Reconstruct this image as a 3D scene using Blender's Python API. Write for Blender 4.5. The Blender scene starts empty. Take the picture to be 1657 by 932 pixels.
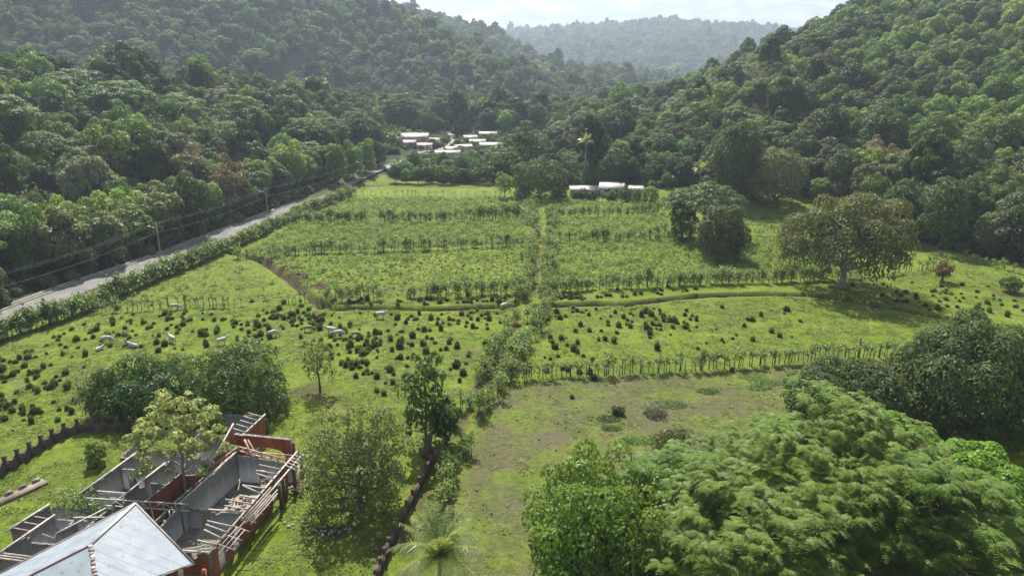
import bpy, math, random
import numpy as np
from mathutils import Vector, Matrix

# ------------------------------------------------------------------ camera, sky, sun, exposure
scene = bpy.context.scene
COL = scene.collection
F_PX, CX, CY, CAM_H, PITCH = 1140.0, 828.5, 466.0, 42.0, math.radians(17.8)
cam_data = bpy.data.cameras.new('camera')
cam_data.sensor_width = 36.0
cam_data.lens = F_PX / 1657.0 * 36.0
cam_data.clip_start = 0.5
cam_data.clip_end = 30000
cam = bpy.data.objects.new('camera', cam_data)
COL.objects.link(cam)
cam.location = (0, 0, CAM_H)
cam.rotation_euler = (math.pi / 2 - PITCH, 0, 0)
scene.camera = cam

SUN_EL, SUN_AZ = math.radians(52), math.radians(-14)      # azimuth from +Y, towards -X
SUN_DIR = Vector((math.sin(SUN_AZ) * math.cos(SUN_EL), math.cos(SUN_AZ) * math.cos(SUN_EL), math.sin(SUN_EL)))
world = bpy.data.worlds.new('World')
scene.world = world
world.use_nodes = True
wn, wl = world.node_tree.nodes, world.node_tree.links
wn.clear()
w_out = wn.new('ShaderNodeOutputWorld')
w_bg = wn.new('ShaderNodeBackground')
w_bg.inputs['Strength'].default_value = 0.075
w_sky = wn.new('ShaderNodeTexSky')
w_sky.sky_type = 'NISHITA'
w_sky.sun_disc = False
w_sky.sun_elevation = SUN_EL
w_sky.sun_rotation = SUN_AZ
w_sky.dust_density = 2.0
w_tc = wn.new('ShaderNodeTexCoord')
w_sep = wn.new('ShaderNodeSeparateXYZ')
wl.new(w_tc.outputs['Generated'], w_sep.inputs[0])
w_add = wn.new('ShaderNodeMath'); w_add.operation = 'ADD'; w_add.inputs[1].default_value = 0.22
w_abs = wn.new('ShaderNodeMath'); w_abs.operation = 'ABSOLUTE'
wl.new(w_sep.outputs['Z'], w_abs.inputs[0]); wl.new(w_abs.outputs[0], w_add.inputs[0])
w_div = wn.new('ShaderNodeVectorMath'); w_div.operation = 'DIVIDE'
w_cmb = wn.new('ShaderNodeCombineXYZ')
for i in range(3):
    wl.new(w_add.outputs[0], w_cmb.inputs[i])
wl.new(w_tc.outputs['Generated'], w_div.inputs[0]); wl.new(w_cmb.outputs[0], w_div.inputs[1])
w_noise = wn.new('ShaderNodeTexNoise')
w_noise.inputs['Scale'].default_value = 4.5
w_noise.inputs['Detail'].default_value = 7
w_noise.inputs['Roughness'].default_value = 0.55
w_noise.inputs['Distortion'].default_value = 0.4
wl.new(w_div.outputs[0], w_noise.inputs['Vector'])
w_ramp = wn.new('ShaderNodeValToRGB')
w_ramp.color_ramp.elements[0].position = 0.40
w_ramp.color_ramp.elements[0].color = (0, 0, 0, 1)
w_ramp.color_ramp.elements[1].position = 0.56
w_ramp.color_ramp.elements[1].color = (1, 1, 1, 1)
wl.new(w_noise.outputs['Fac'], w_ramp.inputs[0])
w_cr = wn.new('ShaderNodeValToRGB')
w_cr.color_ramp.elements[0].position = 0.44
w_cr.color_ramp.elements[0].color = (1.9, 2.15, 2.5, 1)
w_cr.color_ramp.elements[1].position = 0.68
w_cr.color_ramp.elements[1].color = (5.2, 5.35, 5.5, 1)
wl.new(w_noise.outputs['Fac'], w_cr.inputs[0])
w_mix = wn.new('ShaderNodeMix'); w_mix.data_type = 'RGBA'
wl.new(w_ramp.outputs[0], w_mix.inputs[0])
# clouds are brighter on the sun's side of the sky
w_dot = wn.new('ShaderNodeVectorMath'); w_dot.operation = 'DOT_PRODUCT'; w_dot.inputs[1].default_value = SUN_DIR
wl.new(w_tc.outputs['Generated'], w_dot.inputs[0])
w_gl = wn.new('ShaderNodeMapRange'); w_gl.inputs['From Min'].default_value = -1.0; w_gl.inputs['To Min'].default_value = 0.45; w_gl.inputs['To Max'].default_value = 1.3
wl.new(w_dot.outputs['Value'], w_gl.inputs['Value'])
w_cs = wn.new('ShaderNodeVectorMath'); w_cs.operation = 'SCALE'
wl.new(w_cr.outputs[0], w_cs.inputs[0]); wl.new(w_gl.outputs[0], w_cs.inputs['Scale'])
wl.new(w_sky.outputs[0], w_mix.inputs[6]); wl.new(w_cs.outputs[0], w_mix.inputs[7])
wl.new(w_mix.outputs[2], w_bg.inputs['Color'])
wl.new(w_bg.outputs[0], w_out.inputs['Surface'])

sun_data = bpy.data.lights.new('sun', 'SUN')
sun_data.energy = 5.0
sun_data.angle = math.radians(0.6)
sun_data.color = (1.0, 0.95, 0.86)
sun = bpy.data.objects.new('sun', sun_data)
COL.objects.link(sun)
sun.rotation_euler = (-SUN_DIR).to_track_quat('-Z', 'Y').to_euler()

vs = scene.view_settings
vs.view_transform = 'Standard'; vs.look = 'None'; vs.exposure = 1.06; vs.gamma = 1.0; vs.use_curve_mapping = False
cy = scene.cycles
cy.use_denoising = True
cy.max_bounces = 4; cy.diffuse_bounces = 2; cy.glossy_bounces = 1; cy.transmission_bounces = 2
cy.volume_bounces = 0; cy.transparent_max_bounces = 4
cy.use_adaptive_sampling = True; cy.adaptive_threshold = 0.018
cy.sample_clamp_indirect = 4.0
cy.caustics_reflective = False; cy.caustics_refractive = False
scene.render.filter_size = 1.15
HAZE_DENSITY = 0.00022

# ------------------------------------------------------------------ pixel <-> world
SP, CP = math.sin(PITCH), math.cos(PITCH)

def ray(u, v):
    a = (u - CX) / F_PX; b = -(v - CY) / F_PX
    return np.array((a, CP + b * SP, -SP + b * CP))

def G0(u, v, z=0.0):
    d = ray(u, v); t = (z - CAM_H) / d[2]
    return (d[0] * t, d[1] * t)

def PY(u, v, Y):
    d = ray(u, v); t = Y / d[1]
    return (d[0] * t, Y, CAM_H + d[2] * t)

def proj(x, y, z):
    z = z - CAM_H
    dep = y * CP - z * SP
    up = y * SP + z * CP
    return CX + F_PX * x / dep, CY - F_PX * up / dep, dep

def pline(pts):
    return np.array([G0(u, v) for u, v in pts])

def seg_dist(X, Y, P, extra=None):
    """distance to polyline P; with extra (values per vertex) also the interpolated values"""
    X = np.asarray(X, float); Y = np.asarray(Y, float)
    best = np.full(X.shape, 1e9); vals = None
    if extra is not None:
        extra = np.asarray(extra, float); vals = np.zeros(X.shape + (extra.shape[1],))
    for i in range(len(P) - 1):
        ax, ay = P[i][0], P[i][1]; dx, dy = P[i + 1][0] - ax, P[i + 1][1] - ay
        L2 = dx * dx + dy * dy
        t = np.clip(((X - ax) * dx + (Y - ay) * dy) / L2, 0, 1)
        d = np.hypot(X - ax - t * dx, Y - ay - t * dy)
        m = d < best
        best = np.where(m, d, best)
        if extra is not None:
            e = extra[i] + (extra[i + 1] - extra[i]) * t[..., None]
            vals = np.where(m[..., None], e, vals)
    return (best, vals) if extra is not None else best

def in_poly(X, Y, poly):
    X = np.asarray(X, float); Y = np.asarray(Y, float)
    inside = np.zeros(X.shape, bool)
    n = len(poly)
    for i in range(n):
        x0, y0 = poly[i]; x1, y1 = poly[(i + 1) % n]
        if y0 == y1:
            continue
        c = ((y0 > Y) != (y1 > Y)) & (X < (x1 - x0) * (Y - y0) / (y1 - y0) + x0)
        inside ^= c
    return inside

def vnoise(X, Y, s, seed=0):
    X = np.asarray(X, float) / s + seed * 17.31; Y = np.asarray(Y, float) / s + seed * 9.77
    ix, iy = np.floor(X), np.floor(Y); fx, fy = X - ix, Y - iy
    def h(a, b):
        t = np.sin(a * 127.1 + b * 311.7) * 43758.5453
        return t - np.floor(t)
    fx = fx * fx * (3 - 2 * fx); fy = fy * fy * (3 - 2 * fy)
    return (h(ix, iy) * (1 - fx) + h(ix + 1, iy) * fx) * (1 - fy) + (h(ix, iy + 1) * (1 - fx) + h(ix + 1, iy + 1) * fx) * fy

# ------------------------------------------------------------------ terrain
ROAD = pline([(-330, 640), (-120, 562), (60, 493), (135, 464), (234, 431), (360, 383), (435, 353), (520, 320), (612, 283), (650, 268), (690, 252)])
TRACK = pline([(575, 304), (625, 300), (660, 302), (740, 303), (840, 303)])
LANE = pline([(660, 932), (668, 850), (706, 745), (732, 719), (754, 657), (776, 622), (800, 592), (820, 558), (846, 509), (864, 473), (872, 425), (876, 395), (876, 360), (866, 330)])
DITCH_A = pline([(370, 408), (405, 416), (430, 426), (470, 455), (500, 480), (528, 500)])
DITCH_B = pline([(522, 501), (600, 499), (700, 501), (790, 499), (830, 497)])
DITCH_C = pline([(868, 498), (960, 494), (1010, 495), (1060, 489), (1130, 481), (1230, 478), (1300, 478), (1360, 485), (1450, 499), (1545, 518)])
MOUNDS = [G0(442, 421), G0(468, 436), G0(484, 446), (G0(489, 453)), G0(518, 465)]

def ridge(pts, drop=11.0):
    """pts: (u, v, Y, reach) of a tree-covered skyline; returns the points on bare ground"""
    out, ex = [], []
    for u, v, Y, w in pts:
        p = PY(u, v, Y)
        out.append((p[0], p[1])); ex.append((p[2] - drop, w))
    return np.array(out), np.array(ex)

RIDGES = [
    ridge([(-900, -220, 560, 260), (-400, -210, 640, 290), (0, -175, 720, 310), (300, -110, 760, 310), (500, -58, 770, 300), (640, 4, 750, 270), (740, 64, 705, 220), (830, 101, 665, 170), (880, 142, 640, 130), (930, 186, 620, 90)], 17),
    ridge([(-600, 60, 190, 90), (-200, 80, 225, 100), (0, 97, 250, 110), (150, 110, 280, 110), (250, 116, 300, 110), (390, 132, 340, 105), (520, 160, 375, 95), (620, 186, 400, 80), (690, 206, 425, 60)]),
    ridge([(2500, -150, 330, 270), (2000, -110, 380, 300), (1660, -75, 430, 320), (1500, -42, 450, 325), (1380, 3, 480, 315), (1250, 62, 505, 290), (1170, 116, 525, 235), (1100, 172, 560, 180), (1050, 206, 600, 120)], 15),
    ridge([(400, -30, 1250, 450), (640, 2, 1250, 450), (720, 26, 1280, 420), (790, 46, 1320, 380), (840, 76, 1330, 320), (880, 98, 1340, 260), (930, 124, 1340, 200)], 18),
    ridge([(780, 90, 1010, 300), (880, 99, 1010, 280), (950, 108, 1010, 260), (1030, 118, 1000, 240), (1085, 138, 980, 180), (1130, 165, 960, 130)], 16),
    ridge([(0, 30, 3000, 1100), (500, 42, 2900, 1100), (800, 46, 2800, 1100), (870, 47, 2750, 1100), (935, 40, 2700, 1100), (1000, 36, 2650, 1050), (1085, 29, 2600, 1000), (1150, 34, 2600, 1000), (1275, 47, 2650, 1000), (1400, 60, 2700, 1000), (1900, 60, 2900, 1100)], 24),
]

def height(X, Y, fine=True):
    X = np.asarray(X, float); Y = np.asarray(Y, float)
    h = np.zeros(X.shape)
    for k, (P, ex) in enumerate(RIDGES):
        d, e = seg_dist(X, Y, P, ex)
        t = np.clip(1 - d / e[..., 1], 0, 1)
        prof = t ** 1.25 * (1.25 - 0.25 * t)
        hh = e[..., 0] * prof
        if k != 1:
            hh = hh * (1 + 0.10 * prof * (1 - prof) * 4 * (vnoise(X, Y, 85, k) - 0.5) * 2)
        h = np.maximum(h, hh) + 0.15 * np.minimum(h, hh)
    rise = np.clip((Y - 300) / 120, 0, 1) * 3.0
    h = h + rise
    # gentle unevenness of the valley floor, none on roads
    dr = np.minimum(seg_dist(X, Y, ROAD), seg_dist(X, Y, TRACK) + 2)
    k = np.clip((dr - 4) / 6, 0, 1)
    h = h + k * ((vnoise(X, Y, 23, 3) - 0.5) * 0.5)
    if fine:
        h = h + k * ((vnoise(X, Y, 4.2, 5) - 0.5) * 0.16)
        for D in (DITCH_A, DITCH_B, DITCH_C):
            d = seg_dist(X, Y, D) + (vnoise(X, Y, 2.0, 8) - 0.5) * 0.5
            h = h - 1.5 * np.clip(1.2 - d / 0.95, 0, 1) + 0.22 * np.exp(-((d - 1.7) / 0.6) ** 2)
        for mx, my in MOUNDS:
            d = np.hypot(X - mx, Y - my)
            h = h + 0.6 * np.exp(-(d / 1.3) ** 2) * (0.6 + 0.8 * vnoise(X, Y, 0.9, 4))
        dl = seg_dist(X, Y, LANE)
        h = h - 0.18 * np.clip(1.4 - dl / 1.0, 0, 1)
    return h

def hz(x, y):
    return float(height(np.array([x]), np.array([y]))[0])

def GT(u, v):
    """where the pixel's ray meets the terrain"""
    d = ray(u, v)
    lo = None
    ts = np.concatenate([np.arange(30, 400, 2.0), np.arange(400, 3600, 8.0)])
    p = np.array([0, 0, CAM_H]) + ts[:, None] * d
    below = p[:, 2] < height(p[:, 0], p[:, 1], False)
    if not below.any():
        return None
    i = int(np.argmax(below))
    t0, t1 = ts[max(i - 1, 0)], ts[i]
    for _ in range(14):
        tm = (t0 + t1) / 2; q = np.array([0, 0, CAM_H]) + tm * d
        if q[2] < float(height(q[:1], q[1:2], False)[0]): t1 = tm
        else: t0 = tm
    q = np.array([0, 0, CAM_H]) + t1 * d
    return (float(q[0]), float(q[1]))

# open (unwooded) ground: fields, ruin and paddocks
OPEN = [G0(*p) for p in [(-420, 650), (-120, 548), (60, 478), (135, 451), (234, 419), (360, 373), (435, 344), (520, 312), (600, 281), (640, 292), (740, 297), (840, 297), (880, 308), (960, 314), (1060, 322), (1200, 328), (1300, 345), (1400, 370), (1480, 392), (1560, 412), (1657, 426), (1950, 470)]] + [(400, 60), (400, -80), (-300, -80), (-300, 60)]
DRY = [G0(*p) for p in [(815, 622), (1000, 608), (1250, 594), (1445, 582), (1560, 640), (1300, 740), (1050, 770), (870, 940), (700, 960), (745, 800), (775, 690)]]
MEADOW_FAR = [(1068, 108), (1100, 104), (1104, 124), (1076, 126)]

# ------------------------------------------------------------------ materials
MATS = {}
LEAF_GAIN = 1.25

def nt(m):
    m.use_nodes = True
    n, l = m.node_tree.nodes, m.node_tree.links
    n.clear()
    return n, l

def bsdf_mat(name, col, rough=0.8, var=0.25, scale=3.0, metal=0.0, spec=0.3, col2=None, bump=0.0, detail=5, stretch=None, fac_lo=0.35, fac_hi=0.65):
    """plain surface whose colour wanders between two tones with a noise in object space"""
    if name in MATS: return MATS[name]
    m = bpy.data.materials.new(name); n, l = nt(m)
    out = n.new('ShaderNodeOutputMaterial'); b = n.new('ShaderNodeBsdfPrincipled')
    tc = n.new('ShaderNodeTexCoord'); no = n.new('ShaderNodeTexNoise')
    no.inputs['Scale'].default_value = scale; no.inputs['Detail'].default_value = detail
    no.inputs['Roughness'].default_value = 0.65
    if stretch:
        mp = n.new('ShaderNodeMapping'); mp.inputs['Scale'].default_value = stretch
        l.new(tc.outputs['Object'], mp.inputs[0]); l.new(mp.outputs[0], no.inputs['Vector'])
    else:
        l.new(tc.outputs['Object'], no.inputs['Vector'])
    r = n.new('ShaderNodeValToRGB')
    c2 = col2 or tuple(c * (1 - var) for c in col)
    r.color_ramp.elements[0].position = fac_lo; r.color_ramp.elements[0].color = (*c2, 1)
    r.color_ramp.elements[1].position = fac_hi; r.color_ramp.elements[1].color = (*col, 1)
    l.new(no.outputs['Fac'], r.inputs[0]); l.new(r.outputs[0], b.inputs['Base Color'])
    b.inputs['Roughness'].default_value = rough; b.inputs['Metallic'].default_value = metal
    b.inputs['Specular IOR Level'].default_value = spec
    if bump:
        bp = n.new('ShaderNodeBump'); bp.inputs['Strength'].default_value = bump; bp.inputs['Distance'].default_value = 0.05
        l.new(no.outputs['Fac'], bp.inputs['Height']); l.new(bp.outputs[0], b.inputs['Normal'])
    l.new(b.outputs[0], out.inputs[0])
    MATS[name] = m
    return m

def leaf_mat(name, c1, c2, trans=0.42, hue=0.016, val=0.32, rough=0.5, spec=0.28):
    """two-tone leaf: each leaf takes its own mix, each plant its own shift; light comes through it"""
    if name in MATS: return MATS[name]
    m = bpy.data.materials.new(name); n, l = nt(m)
    out = n.new('ShaderNodeOutputMaterial')
    at = n.new('ShaderNodeAttribute'); at.attribute_name = 'tone'
    oi = n.new('ShaderNodeObjectInfo')
    mx = n.new('ShaderNodeMix'); mx.data_type = 'RGBA'
    mx.inputs[6].default_value = (*[c * LEAF_GAIN for c in c1], 1); mx.inputs[7].default_value = (*[c * LEAF_GAIN for c in c2], 1)
    l.new(at.outputs['Fac'], mx.inputs[0])
    hs = n.new('ShaderNodeHueSaturation')
    mr = n.new('ShaderNodeMapRange'); mr.inputs['To Min'].default_value = 0.5 - hue; mr.inputs['To Max'].default_value = 0.5 + hue * 0.7
    l.new(oi.outputs['Random'], mr.inputs['Value']); l.new(mr.outputs[0], hs.inputs['Hue'])
    mu = n.new('ShaderNodeMath'); mu.operation = 'MULTIPLY'; mu.inputs[1].default_value = 7.31
    fr = n.new('ShaderNodeMath'); fr.operation = 'FRACT'
    l.new(oi.outputs['Random'], mu.inputs[0]); l.new(mu.outputs[0], fr.inputs[0])
    mv = n.new('ShaderNodeMapRange'); mv.inputs['To Min'].default_value = 1 - val; mv.inputs['To Max'].default_value = 1 + val
    l.new(fr.outputs[0], mv.inputs['Value']); l.new(mv.outputs[0], hs.inputs['Value'])
    l.new(mx.outputs[2], hs.inputs['Color'])
    b = n.new('ShaderNodeBsdfPrincipled'); b.inputs['Roughness'].default_value = rough
    b.inputs['Specular IOR Level'].default_value = spec
    l.new(hs.outputs[0], b.inputs['Base Color'])
    t = n.new('ShaderNodeBsdfTranslucent')
    tm = n.new('ShaderNodeMix'); tm.data_type = 'RGBA'; tm.blend_type = 'MULTIPLY'; tm.inputs[0].default_value = 1.0
    tm.inputs[7].default_value = (1.35, 1.25, 0.7, 1)
    l.new(hs.outputs[0], tm.inputs[6]); l.new(tm.outputs[2], t.inputs['Color'])
    ms = n.new('ShaderNodeMixShader'); ms.inputs[0].default_value = trans
    l.new(b.outputs[0], ms.inputs[1]); l.new(t.outputs[0], ms.inputs[2]); l.new(ms.outputs[0], out.inputs[0])
    MATS[name] = m
    return m

BARK = bsdf_mat('bark', (0.17, 0.14, 0.11), 0.9, col2=(0.07, 0.055, 0.045), scale=2.5, bump=0.6, stretch=(4, 4, 0.7))
BARK_PALE = bsdf_mat('bark_pale', (0.46, 0.41, 0.36), 0.85, col2=(0.17, 0.15, 0.125), scale=1.6, bump=0.5, stretch=(3, 3, 0.5))
BARK_GREY = bsdf_mat('bark_grey', (0.36, 0.33, 0.30), 0.9, col2=(0.2, 0.18, 0.16), scale=2.0)
L_DARK = leaf_mat('leaf_dark', (0.032, 0.062, 0.016), (0.062, 0.105, 0.028))
L_MID = leaf_mat('leaf_mid', (0.055, 0.112, 0.022), (0.105, 0.178, 0.038))
L_OLIVE = leaf_mat('leaf_olive', (0.075, 0.105, 0.034), (0.13, 0.155, 0.055))
L_GREY = leaf_mat('leaf_grey', (0.095, 0.12, 0.07), (0.16, 0.18, 0.11))
L_BRIGHT = leaf_mat('leaf_bright', (0.095, 0.17, 0.028), (0.175, 0.255, 0.055))
L_RUST = leaf_mat('leaf_rust', (0.10, 0.095, 0.05), (0.15, 0.125, 0.07))
L_UMB = leaf_mat('leaf_umbrella', (0.045, 0.092, 0.02), (0.085, 0.145, 0.032))
L_FENCE = leaf_mat('leaf_fence', (0.085, 0.14, 0.036), (0.17, 0.235, 0.07), val=0.25)
L_GRASS = leaf_mat('leaf_grass', (0.09, 0.14, 0.018), (0.16, 0.2, 0.036), trans=0.5, val=0.3)
L_TUSS = leaf_mat('leaf_tussock', (0.045, 0.075, 0.016), (0.10, 0.14, 0.03), trans=0.35, val=0.5, spec=0.12)

# ------------------------------------------------------------------ mesh helpers
def mesh_np(name, V, Q=None, T=None, mats=(), mi=None, tone=None, smooth=False):
    """mesh from arrays: quads first, then triangles; mi = material index per face"""
    me = bpy.data.meshes.new(name)
    V = np.asarray(V, np.float32)
    Q = np.zeros((0, 4), np.int32) if Q is None else np.asarray(Q, np.int32)
    T = np.zeros((0, 3), np.int32) if T is None else np.asarray(T, np.int32)
    me.vertices.add(len(V)); me.vertices.foreach_set('co', V.ravel())
    loops = np.concatenate([Q.ravel(), T.ravel()])
    me.loops.add(len(loops)); me.loops.foreach_set('vertex_index', loops)
    nf = len(Q) + len(T)
    me.polygons.add(nf)
    st = np.concatenate([np.arange(len(Q)) * 4, len(Q) * 4 + np.arange(len(T)) * 3]).astype(np.int32)
    me.polygons.foreach_set('loop_start', st)
    for m in mats: me.materials.append(m)
    if mi is not None: me.polygons.foreach_set('material_index', np.asarray(mi, np.int32))
    if smooth: me.polygons.foreach_set('use_smooth', np.ones(nf, bool))
    if tone is not None:
        a = me.attributes.new('tone', 'FLOAT', 'POINT'); a.data.foreach_set('value', np.asarray(tone, np.float32))
    me.update(calc_edges=True)
    me.validate()
    return me

class Soup:
    """collects quads/triangles with material index and tone"""
    def __init__(s): s.V, s.Q, s.T, s.qm, s.tm, s.tone, s.n = [], [], [], [], [], [], 0
    def add(s, V, Q=None, T=None, m=0, tone=0.5):
        V = np.asarray(V, float).reshape(-1, 3)
        if Q is not None and len(Q):
            Q = np.asarray(Q, int).reshape(-1, 4) + s.n; s.Q.append(Q); s.qm.append(np.full(len(Q), m))
        if T is not None and len(T):
            T = np.asarray(T, int).reshape(-1, 3) + s.n; s.T.append(T); s.tm.append(np.full(len(T), m))
        s.V.append(V); s.tone.append(np.broadcast_to(np.asarray(tone, float), (len(V),))); s.n += len(V)
        return s
    def mesh(s, name, mats, smooth=False):
        Q = np.concatenate(s.Q) if s.Q else None; T = np.concatenate(s.T) if s.T else None
        mi = np.concatenate(s.qm + s.tm) if (s.qm or s.tm) else None
        return mesh_np(name, np.concatenate(s.V), Q, T, mats, mi, np.concatenate(s.tone), smooth)
    def box(s, c, size, rz=0.0, m=0):
        x, y, z = [d / 2 for d in size]
        P = np.array([[-x, -y, -z], [x, -y, -z], [x, y, -z], [-x, y, -z], [-x, -y, z], [x, -y, z], [x, y, z], [-x, y, z]])
        cr, sr = math.cos(rz), math.sin(rz)
        P = P @ np.array([[cr, sr, 0], [-sr, cr, 0], [0, 0, 1]]) + np.asarray(c)
        return s.add(P, BOXQ, m=m)
    def bar(s, a, b, w=0.08, h=None, m=0):
        """rectangular bar from a to b"""
        a = np.asarray(a, float); b = np.asarray(b, float); h = h or w
        d = b - a; L = np.linalg.norm(d); d = d / L
        up = np.array([0, 0, 1.0]) if abs(d[2]) < 0.95 else np.array([0, 1.0, 0])
        r = np.cross(d, up); r /= np.linalg.norm(r); u = np.cross(r, d)
        P = []
        for p in (a, b):
            for sx, sy in ((-1, -1), (1, -1), (1, 1), (-1, 1)):
                P.append(p + r * sx * w / 2 + u * sy * h / 2)
        return s.add(P, [[0, 1, 2, 3][::-1], [4, 5, 6, 7], [0, 1, 5, 4], [1, 2, 6, 5], [2, 3, 7, 6], [3, 0, 4, 7]], m=m)
    def tube(s, pts, rad, sides=6, m=0, tone=0.5, cap=True):
        pts = np.asarray(pts, float); n = len(pts)
        rad = np.broadcast_to(np.asarray(rad, float), (n,))
        t = np.gradient(pts, axis=0); t /= np.linalg.norm(t, axis=1)[:, None] + 1e-9
        ref = np.where(np.abs(t[:, 2:3]) < 0.9, np.array([[0, 0, 1.0]]), np.array([[1.0, 0, 0]]))
        r = np.cross(t, ref); r /= np.linalg.norm(r, axis=1)[:, None] + 1e-9
        u = np.cross(r, t)
        a = np.arange(sides) / sides * 2 * math.pi
        V = pts[:, None, :] + rad[:, None, None] * (np.cos(a)[None, :, None] * r[:, None, :] + np.sin(a)[None, :, None] * u[:, None, :])
        i = np.arange(n - 1)[:, None] * sides; j = np.arange(sides)[None, :]; k = (j + 1) % sides
        Q = np.stack([i + j, i + k, i + sides + k, i + sides + j], -1).reshape(-1, 4)
        V = V.reshape(-1, 3); T = None
        if cap:
            V = np.concatenate([V, pts[:1], pts[-1:]])
            j = np.arange(sides); k = (j + 1) % sides
            T = np.concatenate([np.stack([np.full(sides, n * sides), k, j], -1), np.stack([np.full(sides, n * sides + 1), (n - 1) * sides + j, (n - 1) * sides + k], -1)])
        return s.add(V, Q, T, m=m, tone=tone)

BOXQ = [[3, 2, 1, 0], [4, 5, 6, 7], [0, 1, 5, 4], [1, 2, 6, 5], [2, 3, 7, 6], [3, 0, 4, 7]]

def link(name, data, parent=None, loc=None, rz=None, scale=None):
    o = bpy.data.objects.new(name, data); COL.objects.link(o)
    if parent is not None: o.parent = parent
    if loc is not None: o.location = loc
    if rz is not None: o.rotation_euler = (0, 0, rz)
    if scale is not None: o.scale = scale if hasattr(scale, '__len__') else (scale,) * 3
    return o

def tag(o, label=None, cat=None, group=None, kind=None):
    if label: o['label'] = label
    if cat: o['category'] = cat
    if group: o['group'] = group
    if kind: o['kind'] = kind
    return o

def norm(a):
    return a / (np.linalg.norm(a, axis=-1, keepdims=True) + 1e-9)

def leaves(P, N, L, W, rng):
    """diamond leaves at P facing N"""
    n = len(P)
    t = norm(np.cross(N, rng.normal(size=(n, 3)))); b = np.cross(N, t)
    L = (np.asarray(L) * rng.uniform(0.7, 1.3, n))[:, None]; W = (np.asarray(W) * rng.uniform(0.7, 1.3, n))[:, None]
    V = np.stack([P - t * L / 2, P + b * W / 2 - N * W * 0.12, P + t * L / 2, P - b * W / 2 - N * W * 0.12], 1).reshape(-1, 3)
    Q = np.arange(n * 4).reshape(-1, 4)
    return V, Q

def crown(rng, style, R, Hc, nl, n_leaf, L, W, flat=0.7, lobe=(0.28, 0.42), gap=0.0, up=0.5, low=0.7):
    """leaf clumps around the origin: R horizontal reach, Hc half height; returns V, Q, tone, lobe centres"""
    if style == 'round' or style == 'loose':
        k = np.arange(nl) + 0.5
        z = 1 - (1 + low) * k / nl; ph = k * 2.39996 + rng.uniform(0, 6)
        z = np.clip(z + rng.normal(0, 0.08, nl), -low - 0.05, 1)
        r = np.sqrt(np.clip(1 - z * z, 0, 1))
        d = np.stack([r * np.cos(ph), r * np.sin(ph), z], 1)
        rad = R * rng.uniform(lobe[0], lobe[1], nl)
        f = rng.uniform(0.55, 0.8, nl) if style == 'round' else rng.uniform(0.35, 0.85, nl)
        C = d * np.array([R, R, Hc]) * f[:, None]
    elif style == 'umbrella':
        r = R * 0.86 * np.sqrt((np.arange(nl) + 0.5) / nl); ph = np.arange(nl) * 2.39996 + rng.uniform(0, 6)
        z = Hc * (0.95 - 1.5 * (r / R) ** 2) + rng.normal(0, Hc * 0.16, nl)
        C = np.stack([r * np.cos(ph), r * np.sin(ph), z], 1); rad = R * rng.uniform(lobe[0], lobe[1], nl)
    else:                                      # tiers: flat sprays stacked through a dome
        u = rng.uniform(0, 1, nl); r = R * 0.9 * np.sqrt(u); ph = np.arange(nl) * 2.39996
        top = Hc * np.sqrt(np.clip(1 - (r / R) ** 2, 0, 1))
        z = top * rng.uniform(0.0, 1, nl) ** 0.5 * 1.25 - Hc * 0.35 * (r / R) - Hc * 0.2
        C = np.stack([r * np.cos(ph), r * np.sin(ph), z], 1); rad = R * rng.uniform(lobe[0], lobe[1], nl)
    w = rad ** 2; cnt = np.maximum(6, (n_leaf * w / w.sum()).astype(int))
    idx = np.repeat(np.arange(nl), cnt); n = len(idx)
    d = norm(rng.normal(size=(n, 3)))
    d[:, 2] = np.where((d[:, 2] < -0.25) & (rng.uniform(size=n) < 0.75), -d[:, 2], d[:, 2])
    rr = rng.uniform(0.55, 1.06, n) ** 0.5
    sc = np.stack([rad, rad, rad * flat], 1)[idx]
    P = C[idx] + d * sc * rr[:, None]
    keep = np.ones(n, bool)
    for j in range(nl):
        q = (P - C[j]) / np.array([rad[j], rad[j], rad[j] * flat])
        keep &= ~((np.einsum('ij,ij->i', q, q) < 0.36) & (idx != j))
    if gap: keep &= rng.uniform(size=n) > gap
    P, d, idx = P[keep], d[keep], idx[keep]
    N = norm(d * 0.9 + np.array([0, 0, up * 0.8]) + rng.normal(size=P.shape) * 0.36)
    V, Q = leaves(P, N, L, W, rng)
    lt = rng.uniform(0, 1, nl)[idx] * 0.55 + rng.uniform(0, 1, len(P)) * 0.45
    return V, Q, np.repeat(lt, 4), C

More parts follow.
